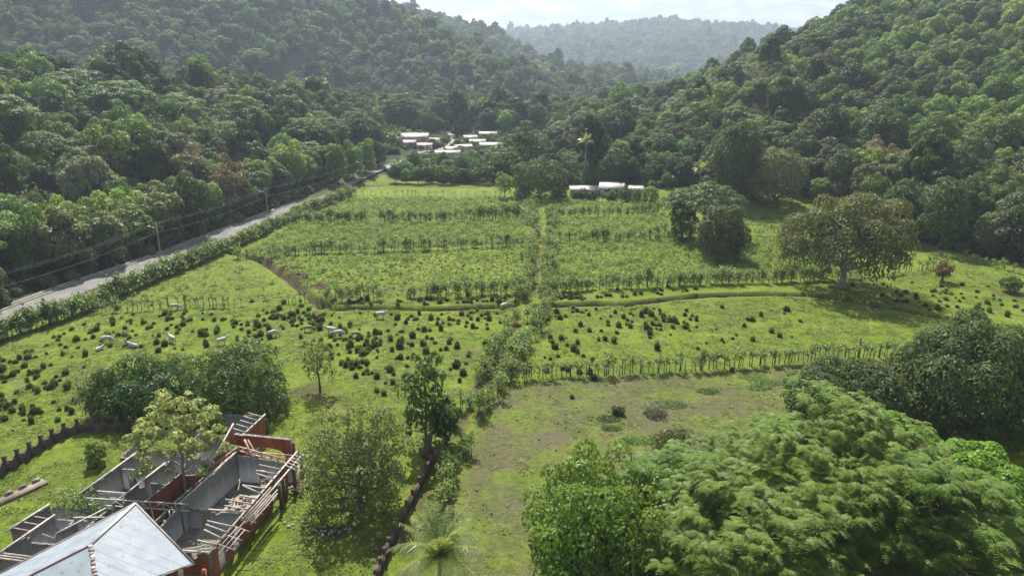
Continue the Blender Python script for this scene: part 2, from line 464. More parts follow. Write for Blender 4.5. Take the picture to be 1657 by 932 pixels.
def feather_crown(rng, R, Hc, nl, n_spray, FL=1.15, ll=0.3, lw=0.1):
    """pinnate fronds fanned into flat sprays that stand out from uneven clumps"""
    u = (np.arange(nl) + 0.5) / nl; ph = np.arange(nl) * 2.39996 + rng.uniform(0, 6)
    r = R * 0.86 * np.sqrt(u)
    z = Hc * (np.sqrt(np.clip(1 - (r / R) ** 2, 0, 1)) * 1.3 - 0.55) + rng.normal(0, Hc * 0.17, nl)
    C = np.stack([r * np.cos(ph), r * np.sin(ph), z], 1)
    rad = R * rng.uniform(0.11, 0.25, nl)
    cnt = np.maximum(3, (n_spray * rad ** 2 / (rad ** 2).sum()).astype(int)); idx = np.repeat(np.arange(nl), cnt); n = len(idx)
    d = norm(rng.normal(size=(n, 3))); d[:, 2] = np.abs(d[:, 2]) * np.where(rng.uniform(size=n) < 0.8, 1, -0.6)
    base = C[idx] + d * rad[idx][:, None] * np.array([1, 1, 0.42]) * rng.uniform(0.35, 0.95, n)[:, None]
    hd = norm(np.stack([d[:, 0], d[:, 1], 0 * d[:, 0]], 1) + norm(C[idx] * np.array([1, 1, 0])) * 0.5 + rng.normal(0, 0.25, (n, 3)) * np.array([1, 1, 0]))
    Vs, tn = [], []
    upv = np.array([0, 0, 1.0]); lt = rng.uniform(0, 1, nl)[idx]
    K = 9
    for f in np.linspace(-1.15, 1.15, 5):
        a = f + rng.normal(0, 0.12, n); ca, sa = np.cos(a)[:, None], np.sin(a)[:, None]
        sd = np.cross(upv, hd); h = hd * ca + sd * sa; s = np.cross(upv, h)
        L = FL * rng.uniform(0.75, 1.15, n)[:, None]; el = rng.uniform(0.05, 0.5, n)[:, None]
        for j in range(1, K + 1):
            q = j / K
            p = base + h * L * q + upv * L * (el * q - 0.55 * q * q)
            w = h * lw * 0.5
            for sg in (-1, 1):
                ln = ll * math.sin(min(1, q * 0.85 + 0.15) * math.pi * 0.92 + 0.15)
                e = p + s * sg * ln + h * ln * 0.35 - upv * ln * 0.18 + rng.normal(0, 0.02, (n, 3))
                Vs.append(np.stack([p - w, p + w, e + w * 0.6, e - w * 0.6], 1)); tn.append(np.clip(lt * 0.5 + rng.uniform(0, 0.5, n), 0, 1))
    V = np.concatenate(Vs).reshape(-1, 3); t = np.repeat(np.concatenate(tn), 4)
    return V, np.arange(len(V)).reshape(-1, 4), t, C

def trunk_to(s, rng, base_r, H_fork, targets, sides=7, m=0, n_limbs=9, flare=1.5, twigs=0):
    """tapered trunk that runs on into the crown, with limbs leaving it at different heights to reach the clumps"""
    zt = targets[:, 2].max()
    H_top = H_fork + (zt - H_fork) * 0.62
    k = np.linspace(0, 1, 9)
    ph = rng.uniform(0, 6, 2); amp = base_r * 0.5 + 0.02 * H_top
    pts = np.stack([np.sin(k * 4 + ph[0]) * amp * k, np.cos(k * 3.3 + ph[1]) * amp * k, H_top * k], 1)
    rad = base_r * (1 - 0.75 * k ** 1.2); rad[0] *= flare
    pts[0, 2] = -0.4
    s.tube(pts, rad, sides, m)
    pick = targets[rng.permutation(len(targets))[:n_limbs]]
    for c in pick:
        hd = math.hypot(c[0], c[1])
        z0 = min(max(c[2] - hd * rng.uniform(0.35, 0.9), H_fork * rng.uniform(0.7, 1.1)), H_top * 0.97)
        f = z0 / H_top
        a = np.array([np.interp(f, k, pts[:, j]) for j in range(3)]); a[2] = z0
        r0 = max(np.interp(f, k, rad) * rng.uniform(0.4, 0.65), 0.03)
        d = c - a; L = np.linalg.norm(d)
        mid = a + d * 0.45 + rng.normal(0, 0.09, 3) * L + np.array([0, 0, 0.05 * L])
        q = np.linspace(0, 1, 5)[:, None]
        pp = a * (1 - q) ** 2 + 2 * mid * q * (1 - q) + c * q ** 2
        s.tube(pp, np.linspace(r0, r0 * 0.25, 5), 5, m, cap=False)
        for _ in range(twigs):
            i = rng.integers(2, 5); e = pp[i] + norm(rng.normal(size=3) + np.array([0, 0, 0.4])) * rng.uniform(0.25, 0.5) * max(L, 1.5) * 0.6
            s.tube([pp[i], (pp[i] + e) / 2 + rng.normal(0, 0.05, 3) * L * 0.3, e], [r0 * 0.28, r0 * 0.18, r0 * 0.06], 4, m, cap=False)
    return s

def make_tree(seed, style, R, H, leaf_m, bark=None, nl=34, n_leaf=4200, L=0.62, W=0.4, crown_h=0.62, flat=0.7, lobe=(0.28, 0.42), trunk=0.3, gap=0.0, up=0.5, limbs=9, fork=None, twigs=0, low=0.7):
    """returns (trunk mesh, crown mesh, joined mesh) with the base at the origin"""
    rng = np.random.default_rng(seed)
    Hc = H * crown_h / 2
    zc = H - Hc * 1.0
    if style == 'feather': V, Q, tone, C = feather_crown(rng, R, Hc, nl, n_leaf)
    else: V, Q, tone, C = crown(rng, style, R, Hc * (0.95 if style != 'umbrella' else 1.0), nl, n_leaf, L, W, flat, lobe, gap, up, low)
    V = V + np.array([0, 0, zc]); C = C + np.array([0, 0, zc])
    z0_, z1_ = np.percentile(V[:, 2], 1.0), np.percentile(V[:, 2], 99.7)
    kz = H * crown_h / (z1_ - z0_); kr = R / np.percentile(np.hypot(V[:, 0], V[:, 1]), 98.5)
    for A in (V, C):
        A[:, 2] = H + (A[:, 2] - z1_) * kz; A[:, :2] *= kr
    s = Soup()
    trunk_to(s, rng, trunk, fork or max(H * (1 - crown_h) * 0.9, H * 0.1), C, n_limbs=limbs, twigs=twigs)
    bark = bark or BARK
    return s, (V, Q, tone), (bark, leaf_m)

def tree_meshes(name, spec):
    s, (V, Q, tone), (bk, lf) = spec
    return s.mesh(name + '_trunk', [bk]), mesh_np(name + '_crown', V, Q, None, [lf], None, tone)

def tree_joined(name, spec):
    s, (V, Q, tone), (bk, lf) = spec
    s.add(V, Q, m=1, tone=tone)
    return s.mesh(name, [bk, lf])

def palm_soup(seed, H, n_fr=18, FL=3.2, lw=0.09, ll=0.6, trunk=0.16, lean=0.4, rise=0.9):
    rng = np.random.default_rng(seed)
    s = Soup(); top = np.array([lean, lean * 0.4, H])
    k = np.linspace(0, 1, 8)
    s.tube(np.stack([top[0] * k ** 1.6, top[1] * k ** 1.6, H * k - 0.3 * (1 - k)], 1), trunk * (1.35 - 0.5 * k), 7, 0)
    Vs, Qs, tn = [], [], []
    rach = Soup()
    n = 0
    for i in range(n_fr):
        a = i * 2.39996 + rng.uniform(-0.2, 0.2)
        el = rise * rng.uniform(0.25, 1.0) if i < n_fr * 0.75 else rng.uniform(1.1, 1.4)
        L = FL * rng.uniform(0.8, 1.1)
        q = np.linspace(0, 1, 15)
        hor = np.array([math.cos(a), math.sin(a), 0])
        ang = el - q * (1.5 if el < 1.1 else 0.7)
        step = L / 14
        P = top + np.concatenate([[np.zeros(3)], np.cumsum((np.cos(ang)[:, None] * hor + np.sin(ang)[:, None] * np.array([0, 0, 1.0]))[:-1] * step, 0)])
        rach.tube(P, np.linspace(0.045, 0.01, 15), 4, 0, cap=False)
        tdir = norm(np.gradient(P, axis=0)); side = np.cross(hor, [0, 0, 1.0])
        for sg in (-1, 1):
            for j in range(1, 15):
                for f in (0.0, 0.5):
                    b = P[j] - tdir[j] * step * f
                    ln = ll * (0.35 + math.sin(min(1, (j - f) / 14 * 1.1 + 0.05) * math.pi) * 0.75) * rng.uniform(0.85, 1.15)
                    dr = norm(side * sg * 0.9 + tdir[j] * 0.55 + np.array([0, 0, -0.45 + rng.normal(0, 0.1)]))
                    wv = tdir[j] * lw / 2
                    e = b + dr * ln
                    Vs += [b - wv, b + wv, e + wv * 0.2, e - wv * 0.2]; Qs.append([n, n + 1, n + 2, n + 3]); n += 4
                    tn += [rng.uniform(0, 1)] * 4
    return s, rach, (np.array(Vs), np.array(Qs), np.array(tn))

# ------------------------------------------------------------------ scatter (stuff only): points + geometry nodes
def scatter(name, P, var, rot, scl, meshes, label=None, cat=None):
    src = bpy.data.collections.new(name + '_kinds')
    for i, me in enumerate(meshes):
        o = bpy.data.objects.new('%s_kind_%02d' % (name, i), me); src.objects.link(o)
    me = bpy.data.meshes.new(name)
    P = np.asarray(P, np.float32); me.vertices.add(len(P)); me.vertices.foreach_set('co', P.ravel())
    a = me.attributes.new('pick', 'INT', 'POINT'); a.data.foreach_set('value', np.asarray(var, np.int32))
    a = me.attributes.new('turn', 'FLOAT_VECTOR', 'POINT'); a.data.foreach_set('vector', np.asarray(rot, np.float32).ravel())
    a = me.attributes.new('size', 'FLOAT_VECTOR', 'POINT'); a.data.foreach_set('vector', np.asarray(scl, np.float32).ravel())
    o = link(name, me)
    g = bpy.data.node_groups.new(name + '_scatter', 'GeometryNodeTree')
    g.interface.new_socket('Geometry', in_out='INPUT', socket_type='NodeSocketGeometry')
    g.interface.new_socket('Geometry', in_out='OUTPUT', socket_type='NodeSocketGeometry')
    N, Lk = g.nodes, g.links
    gi, go = N.new('NodeGroupInput'), N.new('NodeGroupOutput')
    ci = N.new('GeometryNodeCollectionInfo'); ci.inputs['Collection'].default_value = src
    ci.inputs['Separate Children'].default_value = True; ci.inputs['Reset Children'].default_value = True
    ip = N.new('GeometryNodeInstanceOnPoints'); ip.inputs['Pick Instance'].default_value = True
    def named(nm, ty):
        q = N.new('GeometryNodeInputNamedAttribute'); q.data_type = ty; q.inputs['Name'].default_value = nm
        return q.outputs['Attribute']
    er = N.new('FunctionNodeEulerToRotation')
    Lk.new(named('turn', 'FLOAT_VECTOR'), er.inputs[0])
    Lk.new(gi.outputs[0], ip.inputs['Points']); Lk.new(ci.outputs[0], ip.inputs['Instance'])
    Lk.new(named('pick', 'INT'), ip.inputs['Instance Index'])
    Lk.new(er.outputs[0], ip.inputs['Rotation']); Lk.new(named('size', 'FLOAT_VECTOR'), ip.inputs['Scale'])
    Lk.new(ip.outputs[0], go.inputs[0])
    md = o.modifiers.new('scatter', 'NODES'); md.node_group = g
    tag(o, label, cat, kind='stuff')
    return o

# ------------------------------------------------------------------ ground
def axis(lo, hi, fine_lo, fine_hi, step, grow, mx):
    a = list(np.arange(fine_lo, fine_hi + step / 2, step))
    x, s = a[-1], step
    while x < hi:
        s = min(s * grow, mx); x += s; a.append(x)
    x, s = a[0], step
    while x > lo:
        s = min(s * grow, mx); x -= s; a.insert(0, x)
    return np.array(a)

gx = axis(-4800, 4800, -104, 124, 0.66, 1.07, 90)
gy = axis(-600, 4800, 46, 200, 0.55, 1.03, 80)
GX, GY = np.meshgrid(gx, gy)
GZ = height(GX, GY)
nx, ny = len(gx), len(gy)
gi_ = np.arange(nx * ny).reshape(ny, nx)
GQ = np.stack([gi_[:-1, :-1], gi_[:-1, 1:], gi_[1:, 1:], gi_[1:, :-1]], -1).reshape(-1, 4)
ground_me = mesh_np('ground', np.stack([GX, GY, GZ], -1).reshape(-1, 3), GQ, smooth=True)

def fl(name, arr):
    a = ground_me.attributes.new(name, 'FLOAT', 'POINT'); a.data.foreach_set('value', np.clip(arr, 0, 1).astype(np.float32).ravel())

open_m = in_poly(GX, GY, OPEN)
pu, pv, pd = proj(GX, GY, np.where(GY > 1, GZ, 0))
meadow = in_poly(pu, pv, MEADOW_FAR) & (GY > 1200)
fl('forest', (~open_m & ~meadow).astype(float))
soil = np.zeros(GX.shape)
for D in (DITCH_A, DITCH_B, DITCH_C):
    d = seg_dist(GX, GY, D) + (vnoise(GX, GY, 1.6, 9) - 0.5) * 1.1
    soil = np.maximum(soil, np.clip(1.5 - d / 0.95, 0, 1))
for mx_, my_ in MOUNDS:
    d = np.hypot(GX - mx_, GY - my_) + (vnoise(GX, GY, 1.1, 2) - 0.5) * 1.2
    soil = np.maximum(soil, np.clip((2.1 - d) / 0.6, 0, 1))
dl = seg_dist(GX, GY, LANE) + (vnoise(GX, GY, 2.1, 12) - 0.5) * 1.8
soil = np.maximum(soil, np.clip((0.85 - dl) / 0.9, 0, 1) * 0.7)
def bare(u, v, r, k=0.8, asp=1.0):
    global soil
    x, y = G0(u, v)
    d = np.hypot((GX - x) / asp, GY - y) + (vnoise(GX, GY, 1.3, int(u)) - 0.5) * r * 1.1
    soil = np.maximum(soil, np.clip((r - d) / (r * 0.6), 0, 1) * k)
for b_ in [(1190, 419, 3.2, .9, 1.6), (1395, 452, 3.0, .7, 1.5), (500, 637, 3.0, .75, 2.0), (1250, 440, 4.0, .5, 2), (760, 570, 1.5, .6, 1), (640, 590, 1.6, .5, 1), (895, 470, 1.3, .6, 1),
           (1640, 478, 2.5, .7, 2), (1480, 452, 2.0, .4, 2), (620, 880, 1.6, .9, 1.4), (600, 870, 1.2, .8, 1), (725, 745, 1.8, .8, 1.0), (350, 875, 1.3, .7, 1), (420, 840, 1.2, .8, 1), (40, 795, 1.6, .5, 1.6), (300, 470, 2.2, .35, 2), (130, 600, 2.2, .35, 2), (640, 620, 2.0, .4, 2), (540, 650, 2.2, .35, 2)]:
    bare(*b_)
trk = seg_dist(GX, GY, TRACK)
soil = np.maximum(soil, np.clip((1.7 - trk) / 0.8, 0, 1) * 0.8)
fl('soil', soil)
bx_, by_ = G0(540, 860)
fl('burnt', np.clip((1.6 - (np.hypot((GX - bx_) / 1.5, GY - by_) + (vnoise(GX, GY, 0.9, 3) - 0.5) * 1.4)) / 0.7, 0, 1))
rr_ = seg_dist(GX, GY, ROAD)
fl('verge', np.clip((5.2 - rr_) / 1.2, 0, 1))
dry = in_poly(GX, GY, DRY).astype(float)
# soften the paddock's edge
for _ in range(4):
    dry[1:-1, 1:-1] = (dry[1:-1, 1:-1] + dry[:-2, 1:-1] + dry[2:, 1:-1] + dry[1:-1, :-2] + dry[1:-1, 2:]) / 5
fl('dry', dry)
far_fields = in_poly(GX, GY, [G0(*p) for p in [(405, 405), (480, 360), (560, 318), (840, 318), (852, 398)]])
fl('lush', far_fields.astype(float))

gm = bpy.data.materials.new('pasture'); n, l = nt(gm)
g_out = n.new('ShaderNodeOutputMaterial'); g_b = n.new('ShaderNodeBsdfPrincipled')
g_b.inputs['Roughness'].default_value = 0.9; g_b.inputs['Specular IOR Level'].default_value = 0.1
g_geo = n.new('ShaderNodeNewGeometry')
def gnoise(scale, detail=4, rough=0.6, dist=0.0):
    q = n.new('ShaderNodeTexNoise'); q.inputs['Scale'].default_value = scale; q.inputs['Detail'].default_value = detail
    q.inputs['Roughness'].default_value = rough; q.inputs['Distortion'].default_value = dist
    l.new(g_geo.outputs['Position'], q.inputs['Vector']); return q.outputs['Fac']
def gramp(fac, stops):
    r = n.new('ShaderNodeValToRGB')
    while len(r.color_ramp.elements) < len(stops): r.color_ramp.elements.new(0.5)
    for e, (p, c) in zip(r.color_ramp.elements, stops): e.position = p; e.color = (*c, 1)
    l.new(fac, r.inputs[0]); return r.outputs[0]
def gmix(fac, a, b):
    q = n.new('ShaderNodeMix'); q.data_type = 'RGBA'
    if isinstance(fac, float): q.inputs[0].default_value = fac
    else: l.new(fac, q.inputs[0])
    l.new(a, q.inputs[6]); l.new(b, q.inputs[7]); return q.outputs[2]
def gattr(nm):
    q = n.new('ShaderNodeAttribute'); q.attribute_name = nm; return q.outputs['Fac']
def gmath(op, a, b):
    q = n.new('ShaderNodeMath'); q.operation = op; q.use_clamp = True
    for i, v in enumerate((a, b)):
        if isinstance(v, (int, float)): q.inputs[i].default_value = v
        else: l.new(v, q.inputs[i])
    return q.outputs[0]
n_big, n_mid, n_fine, n_tiny = gnoise(0.045, 3), gnoise(0.33, 5, 0.65, 0.5), gnoise(1.6, 5, 0.7, 0.6), gnoise(6.0, 4, 0.7)
grass = gramp(n_fine, [(0.30, (0.03, 0.055, 0.008)), (0.44, (0.085, 0.132, 0.013)), (0.56, (0.152, 0.208, 0.022)), (0.72, (0.21, 0.235, 0.055))])
grass2 = gramp(n_mid, [(0.32, (0.05, 0.092, 0.010)), (0.5, (0.12, 0.178, 0.018)), (0.68, (0.185, 0.21, 0.045))])
grass = gmix(0.5, grass, grass2)
lime = gramp(n_fine, [(0.3, (0.085, 0.13, 0.012)), (0.5, (0.165, 0.215, 0.02)), (0.7, (0.235, 0.265, 0.05))])
grass = gmix(gmath('MULTIPLY', gramp(gnoise(0.085, 5, 0.65, 0.8), [(0.46, (0, 0, 0)), (0.62, (1, 1, 1))]), 0.75), grass, lime)
deep = gramp(n_fine, [(0.3, (0.028, 0.06, 0.009)), (0.6, (0.08, 0.13, 0.016))])
grass = gmix(gmath('MULTIPLY', gramp(gnoise(0.13, 6, 0.7, 1.2), [(0.56, (0, 0, 0)), (0.68, (1, 1, 1))]), 0.55), grass, deep)
lush = gramp(n_mid, [(0.3, (0.062, 0.115, 0.016)), (0.7, (0.12, 0.18, 0.03))])
grass = gmix(gmath('MULTIPLY', gattr('lush'), gramp(n_big, [(0.40, (0.0, 0.0, 0.0)), (0.6, (1, 1, 1))])), grass, lush)
drycol = gramp(n_fine, [(0.30, (0.062, 0.075, 0.027)), (0.5, (0.105, 0.11, 0.046)), (0.72, (0.16, 0.145, 0.082))])
thin = gramp(gnoise(0.16, 6, 0.7, 0.8), [(0.47, (0, 0, 0)), (0.63, (1, 1, 1))])
baresoil = gramp(n_tiny, [(0.3, (0.1, 0.075, 0.052)), (0.7, (0.2, 0.16, 0.118))])
drycol = gmix(gmath('MULTIPLY', thin, 0.5), drycol, baresoil)
drygreen = gramp(gnoise(0.12, 5, 0.65), [(0.46, (0, 0, 0)), (0.62, (1, 1, 1))])
drycol = gmix(gmath('MULTIPLY', drygreen, 0.8), drycol, grass)
col = gmix(gattr('dry'), grass, drycol)
# bald patches across the pasture
bald = gramp(gnoise(0.22, 6, 0.72, 1.0), [(0.54, (0, 0, 0)), (0.68, (1, 1, 1))])
bald2 = gramp(n_fine, [(0.3, (0.1, 0.09, 0.045)), (0.7, (0.18, 0.16, 0.095))])
col = gmix(gmath('MULTIPLY', bald, 0.62), col, bald2)
col = gmix(gattr('verge'), col, gramp(n_fine, [(0.3, (0.045, 0.065, 0.018)), (0.7, (0.11, 0.115, 0.05))]))
soilc = gramp(n_tiny, [(0.3, (0.042, 0.029, 0.02)), (0.5, (0.08, 0.054, 0.038)), (0.75, (0.145, 0.105, 0.078))])
col = gmix(gattr('soil'), col, soilc)
col = gmix(gattr('burnt'), col, gramp(n_tiny, [(0.35, (0.02, 0.018, 0.016)), (0.7, (0.09, 0.075, 0.06))]))
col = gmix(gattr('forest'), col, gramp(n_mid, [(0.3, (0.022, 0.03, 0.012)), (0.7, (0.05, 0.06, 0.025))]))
l.new(col, g_b.inputs['Base Color'])
g_bump = n.new('ShaderNodeBump'); g_bump.inputs['Strength'].default_value = 0.9; g_bump.inputs['Distance'].default_value = 0.25
hsum = n.new('ShaderNodeMath'); hsum.operation = 'ADD'
l.new(n_fine, hsum.inputs[0]); l.new(n_tiny, hsum.inputs[1]); l.new(hsum.outputs[0], g_bump.inputs['Height'])
l.new(g_bump.outputs[0], g_b.inputs['Normal'])
l.new(g_b.outputs[0], g_out.inputs[0])
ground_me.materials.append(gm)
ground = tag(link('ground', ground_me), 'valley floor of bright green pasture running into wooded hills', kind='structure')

# ------------------------------------------------------------------ road, gutter, dirt track
def smooth_line(P, step=2.5):
    P = np.asarray(P, float)
    d = np.concatenate([[0], np.cumsum(np.hypot(*np.diff(P, axis=0).T))])
    t = np.arange(0, d[-1], step)
    out = np.stack([np.interp(t, d, P[:, 0]), np.interp(t, d, P[:, 1])], 1)
    for _ in range(6):
        out[1:-1] = (out[:-2] + 2 * out[1:-1] + out[2:]) / 4
    return out

def strip(P, offs, dz, flat_mid=True):
    t = norm(np.gradient(P, axis=0)); nrm = np.stack([t[:, 1], -t[:, 0]], 1)      # to the right
    z0 = height(P[:, 0], P[:, 1], False)
    V = np.concatenate([np.stack([P[:, 0] + nrm[:, 0] * o, P[:, 1] + nrm[:, 1] * o, z0 + d], 1) for o, d in zip(offs, dz)])
    k, m = len(P), len(offs)
    i = np.arange(k - 1)
    Q = np.concatenate([np.stack([i + a * k, i + (a + 1) * k, i + 1 + (a + 1) * k, i + 1 + a * k], 1) for a in range(m - 1)])
    return V, Q
road_line = smooth_line(ROAD)
ASPHALT = bsdf_mat('asphalt', (0.19, 0.186, 0.18), 0.9, col2=(0.115, 0.112, 0.108), scale=0.25, detail=8)
CONCRETE = bsdf_mat('concrete', (0.34, 0.32, 0.29), 0.9, col2=(0.2, 0.19, 0.17), scale=0.8, detail=8)
V, Q = strip(road_line, (-2.9, -1.4, 0, 1.4, 2.9), (0.06, 0.08, 0.10, 0.08, 0.06))
tag(link('road', mesh_np('road', V, Q, None, [ASPHALT], smooth=True)), 'pale asphalt road running along the wooded foot of the hill', kind='structure')
V, Q = strip(road_line, (-5.0, -4.9, -4.75, -4.7, -3.8, -3.75, -3.6, -3.5), (0.0, 0.34, 0.34, -0.05, -0.05, 0.2, 0.2, 0.0))
tag(link('roadside_gutter', mesh_np('roadside_gutter', V, Q, None, [CONCRETE])), 'grey concrete gutter along the wooded side of the road', kind='structure')
VILLAGE_ROAD = np.array([GT(u, v) for u, v in [(690, 251), (704, 246), (722, 240), (733, 233), (737, 227), (731, 222), (726, 217), (724, 212)]])
V, Q = strip(smooth_line(VILLAGE_ROAD), (-1.9, 0, 1.9), (0.25, 0.3, 0.25))
tag(link('village_road', mesh_np('village_road', V, Q, None, [bsdf_mat('pale_dirt', (0.27, 0.25, 0.22), 0.95, col2=(0.17, 0.155, 0.135), scale=0.3)])), 'pale road winding between the village roofs', kind='structure')

# ------------------------------------------------------------------ tree kinds of the woods
# name, phrase, specs
KINDS = [
    ('broadleaf_tree', 'dark green round-crowned', [make_tree(s, 'round', 5.2, 12.5, L_DARK, nl=30, crown_h=0.75, n_leaf=8050, L=0.46, W=0.29) for s in (11, 12, 13)]),
    ('broadleaf_tree', 'mid green bushy', [make_tree(s, 'loose', 4.8, 11.5, L_MID, nl=36, crown_h=0.8, n_leaf=8050, L=0.46, W=0.29) for s in (21, 22, 23)]),
    ('umbrella_tree', 'flat-topped spreading', [make_tree(s, 'umbrella', 7.6, 12.5, L_UMB, nl=46, crown_h=0.38, n_leaf=9800, L=0.42, W=0.22, flat=0.38, lobe=(0.17, 0.26), up=0.9) for s in (31, 32)]),
    ('broadleaf_tree', 'olive green ragged', [make_tree(s, 'loose', 5.0, 12.0, L_OLIVE, nl=34, crown_h=0.75, n_leaf=7350, lobe=(0.22, 0.4)) for s in (41, 42)]),
    ('broadleaf_tree', 'bright yellow-green leafy', [make_tree(s, 'loose', 4.7, 11.0, L_BRIGHT, nl=34, crown_h=0.8, n_leaf=7000, L=0.52, W=0.32) for s in (51, 52)]),
    ('broadleaf_tree', 'grey-green dusty-looking', [make_tree(s, 'round', 5.0, 12.0, L_GREY, nl=38, crown_h=0.8, n_leaf=7525, lobe=(0.2, 0.34)) for s in (61, 62)]),
    ('broadleaf_tree', 'rust-tinged', [make_tree(s, 'loose', 4.6, 11.5, L_RUST, nl=34, crown_h=0.75, n_leaf=6300, gap=0.1, L=0.46, W=0.29) for s in (71,)]),
    ('bare_tree', 'almost leafless pale grey', [make_tree(s, 'loose', 4.6, 12.0, L_GREY, BARK_GREY, nl=40, crown_h=0.8, n_leaf=500, limbs=30, twigs=7, trunk=0.24, L=0.46, W=0.29) for s in (81, 82)]),
    ('tall_tree', 'tall dark tiered', [make_tree(s, 'tier', 5.0, 17.0, L_DARK, nl=46, crown_h=0.75, n_leaf=9100, lobe=(0.25, 0.4), flat=0.5) for s in (91, 92)]),
    ('shrub', 'low leafy', [make_tree(s, 'loose', 2.6, 4.2, L_MID, nl=22, crown_h=0.95, n_leaf=2625, trunk=0.1, L=0.46, W=0.29) for s in (95, 96)]),
]
kind_start, flat_specs, flat_kind = [], [], []
for ki, (nm, ph, sp) in enumerate(KINDS):
    kind_start.append(len(flat_specs))
    for s_ in sp: flat_specs.append(s_); flat_kind.append(ki)

# ------------------------------------------------------------------ where forest trees stand
rng = np.random.default_rng(5)
MAST_XY = PY(765, 190, 425)[:2]
HOUSE_PX = []      # filled below: (u, v, width m, depth m, height m, turn, roof key, label)
HOUSES = [
    (671, 231, 13, 9, 4.6, 0.05, 'white', 'big white-roofed hall, largest roof in the village'),
    (642, 229, 4.5, 4, 2.8, 0.1, 'white', 'small white-roofed hut beside the big village hall'),
    (660, 237, 7, 4.5, 3.0, 0.0, 'pink', 'pinkish-roofed house just in front of the big village hall'),
    (695, 234.5, 9.5, 5.5, 3.4, -0.05, 'tan', 'tan-roofed house beside the big village hall'),
    (687, 241, 7, 4, 2.8, 0.0, 'pink', 'low pinkish shed by the bend of the village road'),
    (761, 229, 6.5, 6, 3.2, 0.2, 'grey', 'grey hip-roofed house behind the village road'),
    (773, 235, 7.5, 4, 3.0, 0.0, 'white', 'white-roofed house behind the long blue-walled one'),
    (795, 241, 10.5, 5, 3.2, 0.0, 'white', 'long white-roofed house with a pale blue wall'),
    (730, 247, 5.5, 4, 2.8, 0.5, 'white', 'small white-roofed house beside the village road'),
    (749, 243.5, 8, 4, 2.8, 0.45, 'white', 'narrow slanting white roof in the middle of the village'),
    (722, 254, 12, 4, 3.0, 0.05, 'white', 'long low white roof on the near edge of the village'),
    (790, 223, 9, 5, 3.2, 0.0, 'grey', 'grey-roofed house half hidden in trees behind the village'),
    (902, 244, 4, 4, 3.0, 0.0, 'white', 'small white roof alone among trees beyond the tall palm'),
    (640, 279, 6.0, 4.0, 2.6, 0.2, 'grey', 'grey shed roof under trees where the road leaves the fields'),
    (755, 277, 3.6, 3.5, 2.8, 0.0, 'teal', 'tiny pale blue-roofed shed in the orchard'),
    (952, 314, 11.5, 4.2, 2.7, 0.04, 'white', 'long white-roofed farmhouse at the far edge of the fields'),
    (990, 314, 7.0, 4.5, 3.6, -0.25, 'white', 'taller white-roofed house joined onto the long farmhouse'),
    (1028, 313, 4.0, 3.5, 2.4, -0.1, 'white', 'white-roofed outhouse beside the bright round shrub'),
    (853, 306, 2.6, 2.4, 2.4, 0.0, 'teal', 'small turquoise shed behind the grey bush'),
    (1079, 79, 16, 12, 8, 0.1, 'red', 'red-roofed white house high on the far mountainside'),
    (1101, 72, 14, 9, 5, 0.0, 'white', 'white roof above the red-roofed house on the far mountain'),
    (911, 87, 15, 8, 5, 0.0, 'white', 'white roof low on the far mountainside'),
    (946, 91, 12, 8, 5, 0.0, 'white', 'pale roof beside the other on the far mountainside'),
    (897, 105, 7, 6, 4, 0.0, 'white', 'tiny white roof on the wooded ridge before the far mountain'),
]
house_xy = [GT(u, v) for u, v, *_ in HOUSES]

def sample(y0, y1, sp):
    ys = np.arange(y0, y1, sp); out = []
    for y in ys:
        half = y * 0.727 * 1.15 + 60
        xs = np.arange(-half, half, sp)
        out.append(np.stack([xs + rng.uniform(-.42, .42, len(xs)) * sp, np.full(len(xs), y) + rng.uniform(-.42, .42, len(xs)) * sp], 1))
    return np.concatenate(out)
cand = np.concatenate([sample(60, 300, 5.6), sample(300, 520, 6.2), sample(520, 900, 8.4), sample(900, 1500, 10.5), sample(1500, 3300, 17.0)])
X, Y = cand[:, 0], cand[:, 1]
ok = ~in_poly(X, Y, OPEN)
ok &= seg_dist(X, Y, ROAD) > 7.0
ok &= seg_dist(X, Y, VILLAGE_ROAD) > 3.6
ok &= seg_dist(X, Y, TRACK) > 5.0
for (hx, hy), hh in zip(house_xy, HOUSES):
    r = max(hh[2], hh[3]) * 0.5 + (0.8 if hy < 600 else 7)
    ok &= np.hypot(X - hx, Y - hy) > r
    # open ground towards the viewer so that the house is seen, as in the photograph
    ok &= ~((np.abs(X - hx - 0) < hh[2] * 0.55) & (Y < hy) & (Y > hy - (6 if hy < 600 else 40)))
ok &= ~((X < -20 + (Y - 250) * 0.06) & (Y < 520) & (rng.uniform(size=len(X)) < 0.28))
Z = height(X, Y, False)
uu, vv, dd = proj(X, Y, Z)
ok &= ~(in_poly(uu, vv, MEADOW_FAR) & (Y > 1200))
ok &= (uu > -420) & (uu < 2080) & (vv > -500)
X, Y, Z, uu, vv = X[ok], Y[ok], Z[ok], uu[ok], vv[ok]
N_ = len(X)
r1, r2 = rng.uniform(size=N_), rng.uniform(size=N_)
patch = vnoise(X, Y, 46, 21) * 0.65 + vnoise(X, Y, 17, 22) * 0.35
left = X < -20 + (Y - 250) * 0.06
right_hill = (~left) & (uu > 1040) & (Y < 640)
kind = np.zeros(N_, int)
def choose(mask, probs, mixf=0.5):
    """probs: kind -> weight; patches of like kinds"""
    ks = np.array(list(probs)); w = np.array([probs[k] for k in ks], float); c = np.cumsum(w / w.sum())
    pr = np.clip((patch[mask] - 0.22) / 0.56, 0, 0.999)
    r = np.where(r2[mask] < mixf, r1[mask], pr)
    kind[mask] = ks[np.clip(np.searchsorted(c, r), 0, len(ks) - 1)]
choose(np.ones(N_, bool), {0: .26, 8: .06, 1: .32, 2: .06, 3: .14, 5: .10, 4: .08, 6: .01, 7: .02})
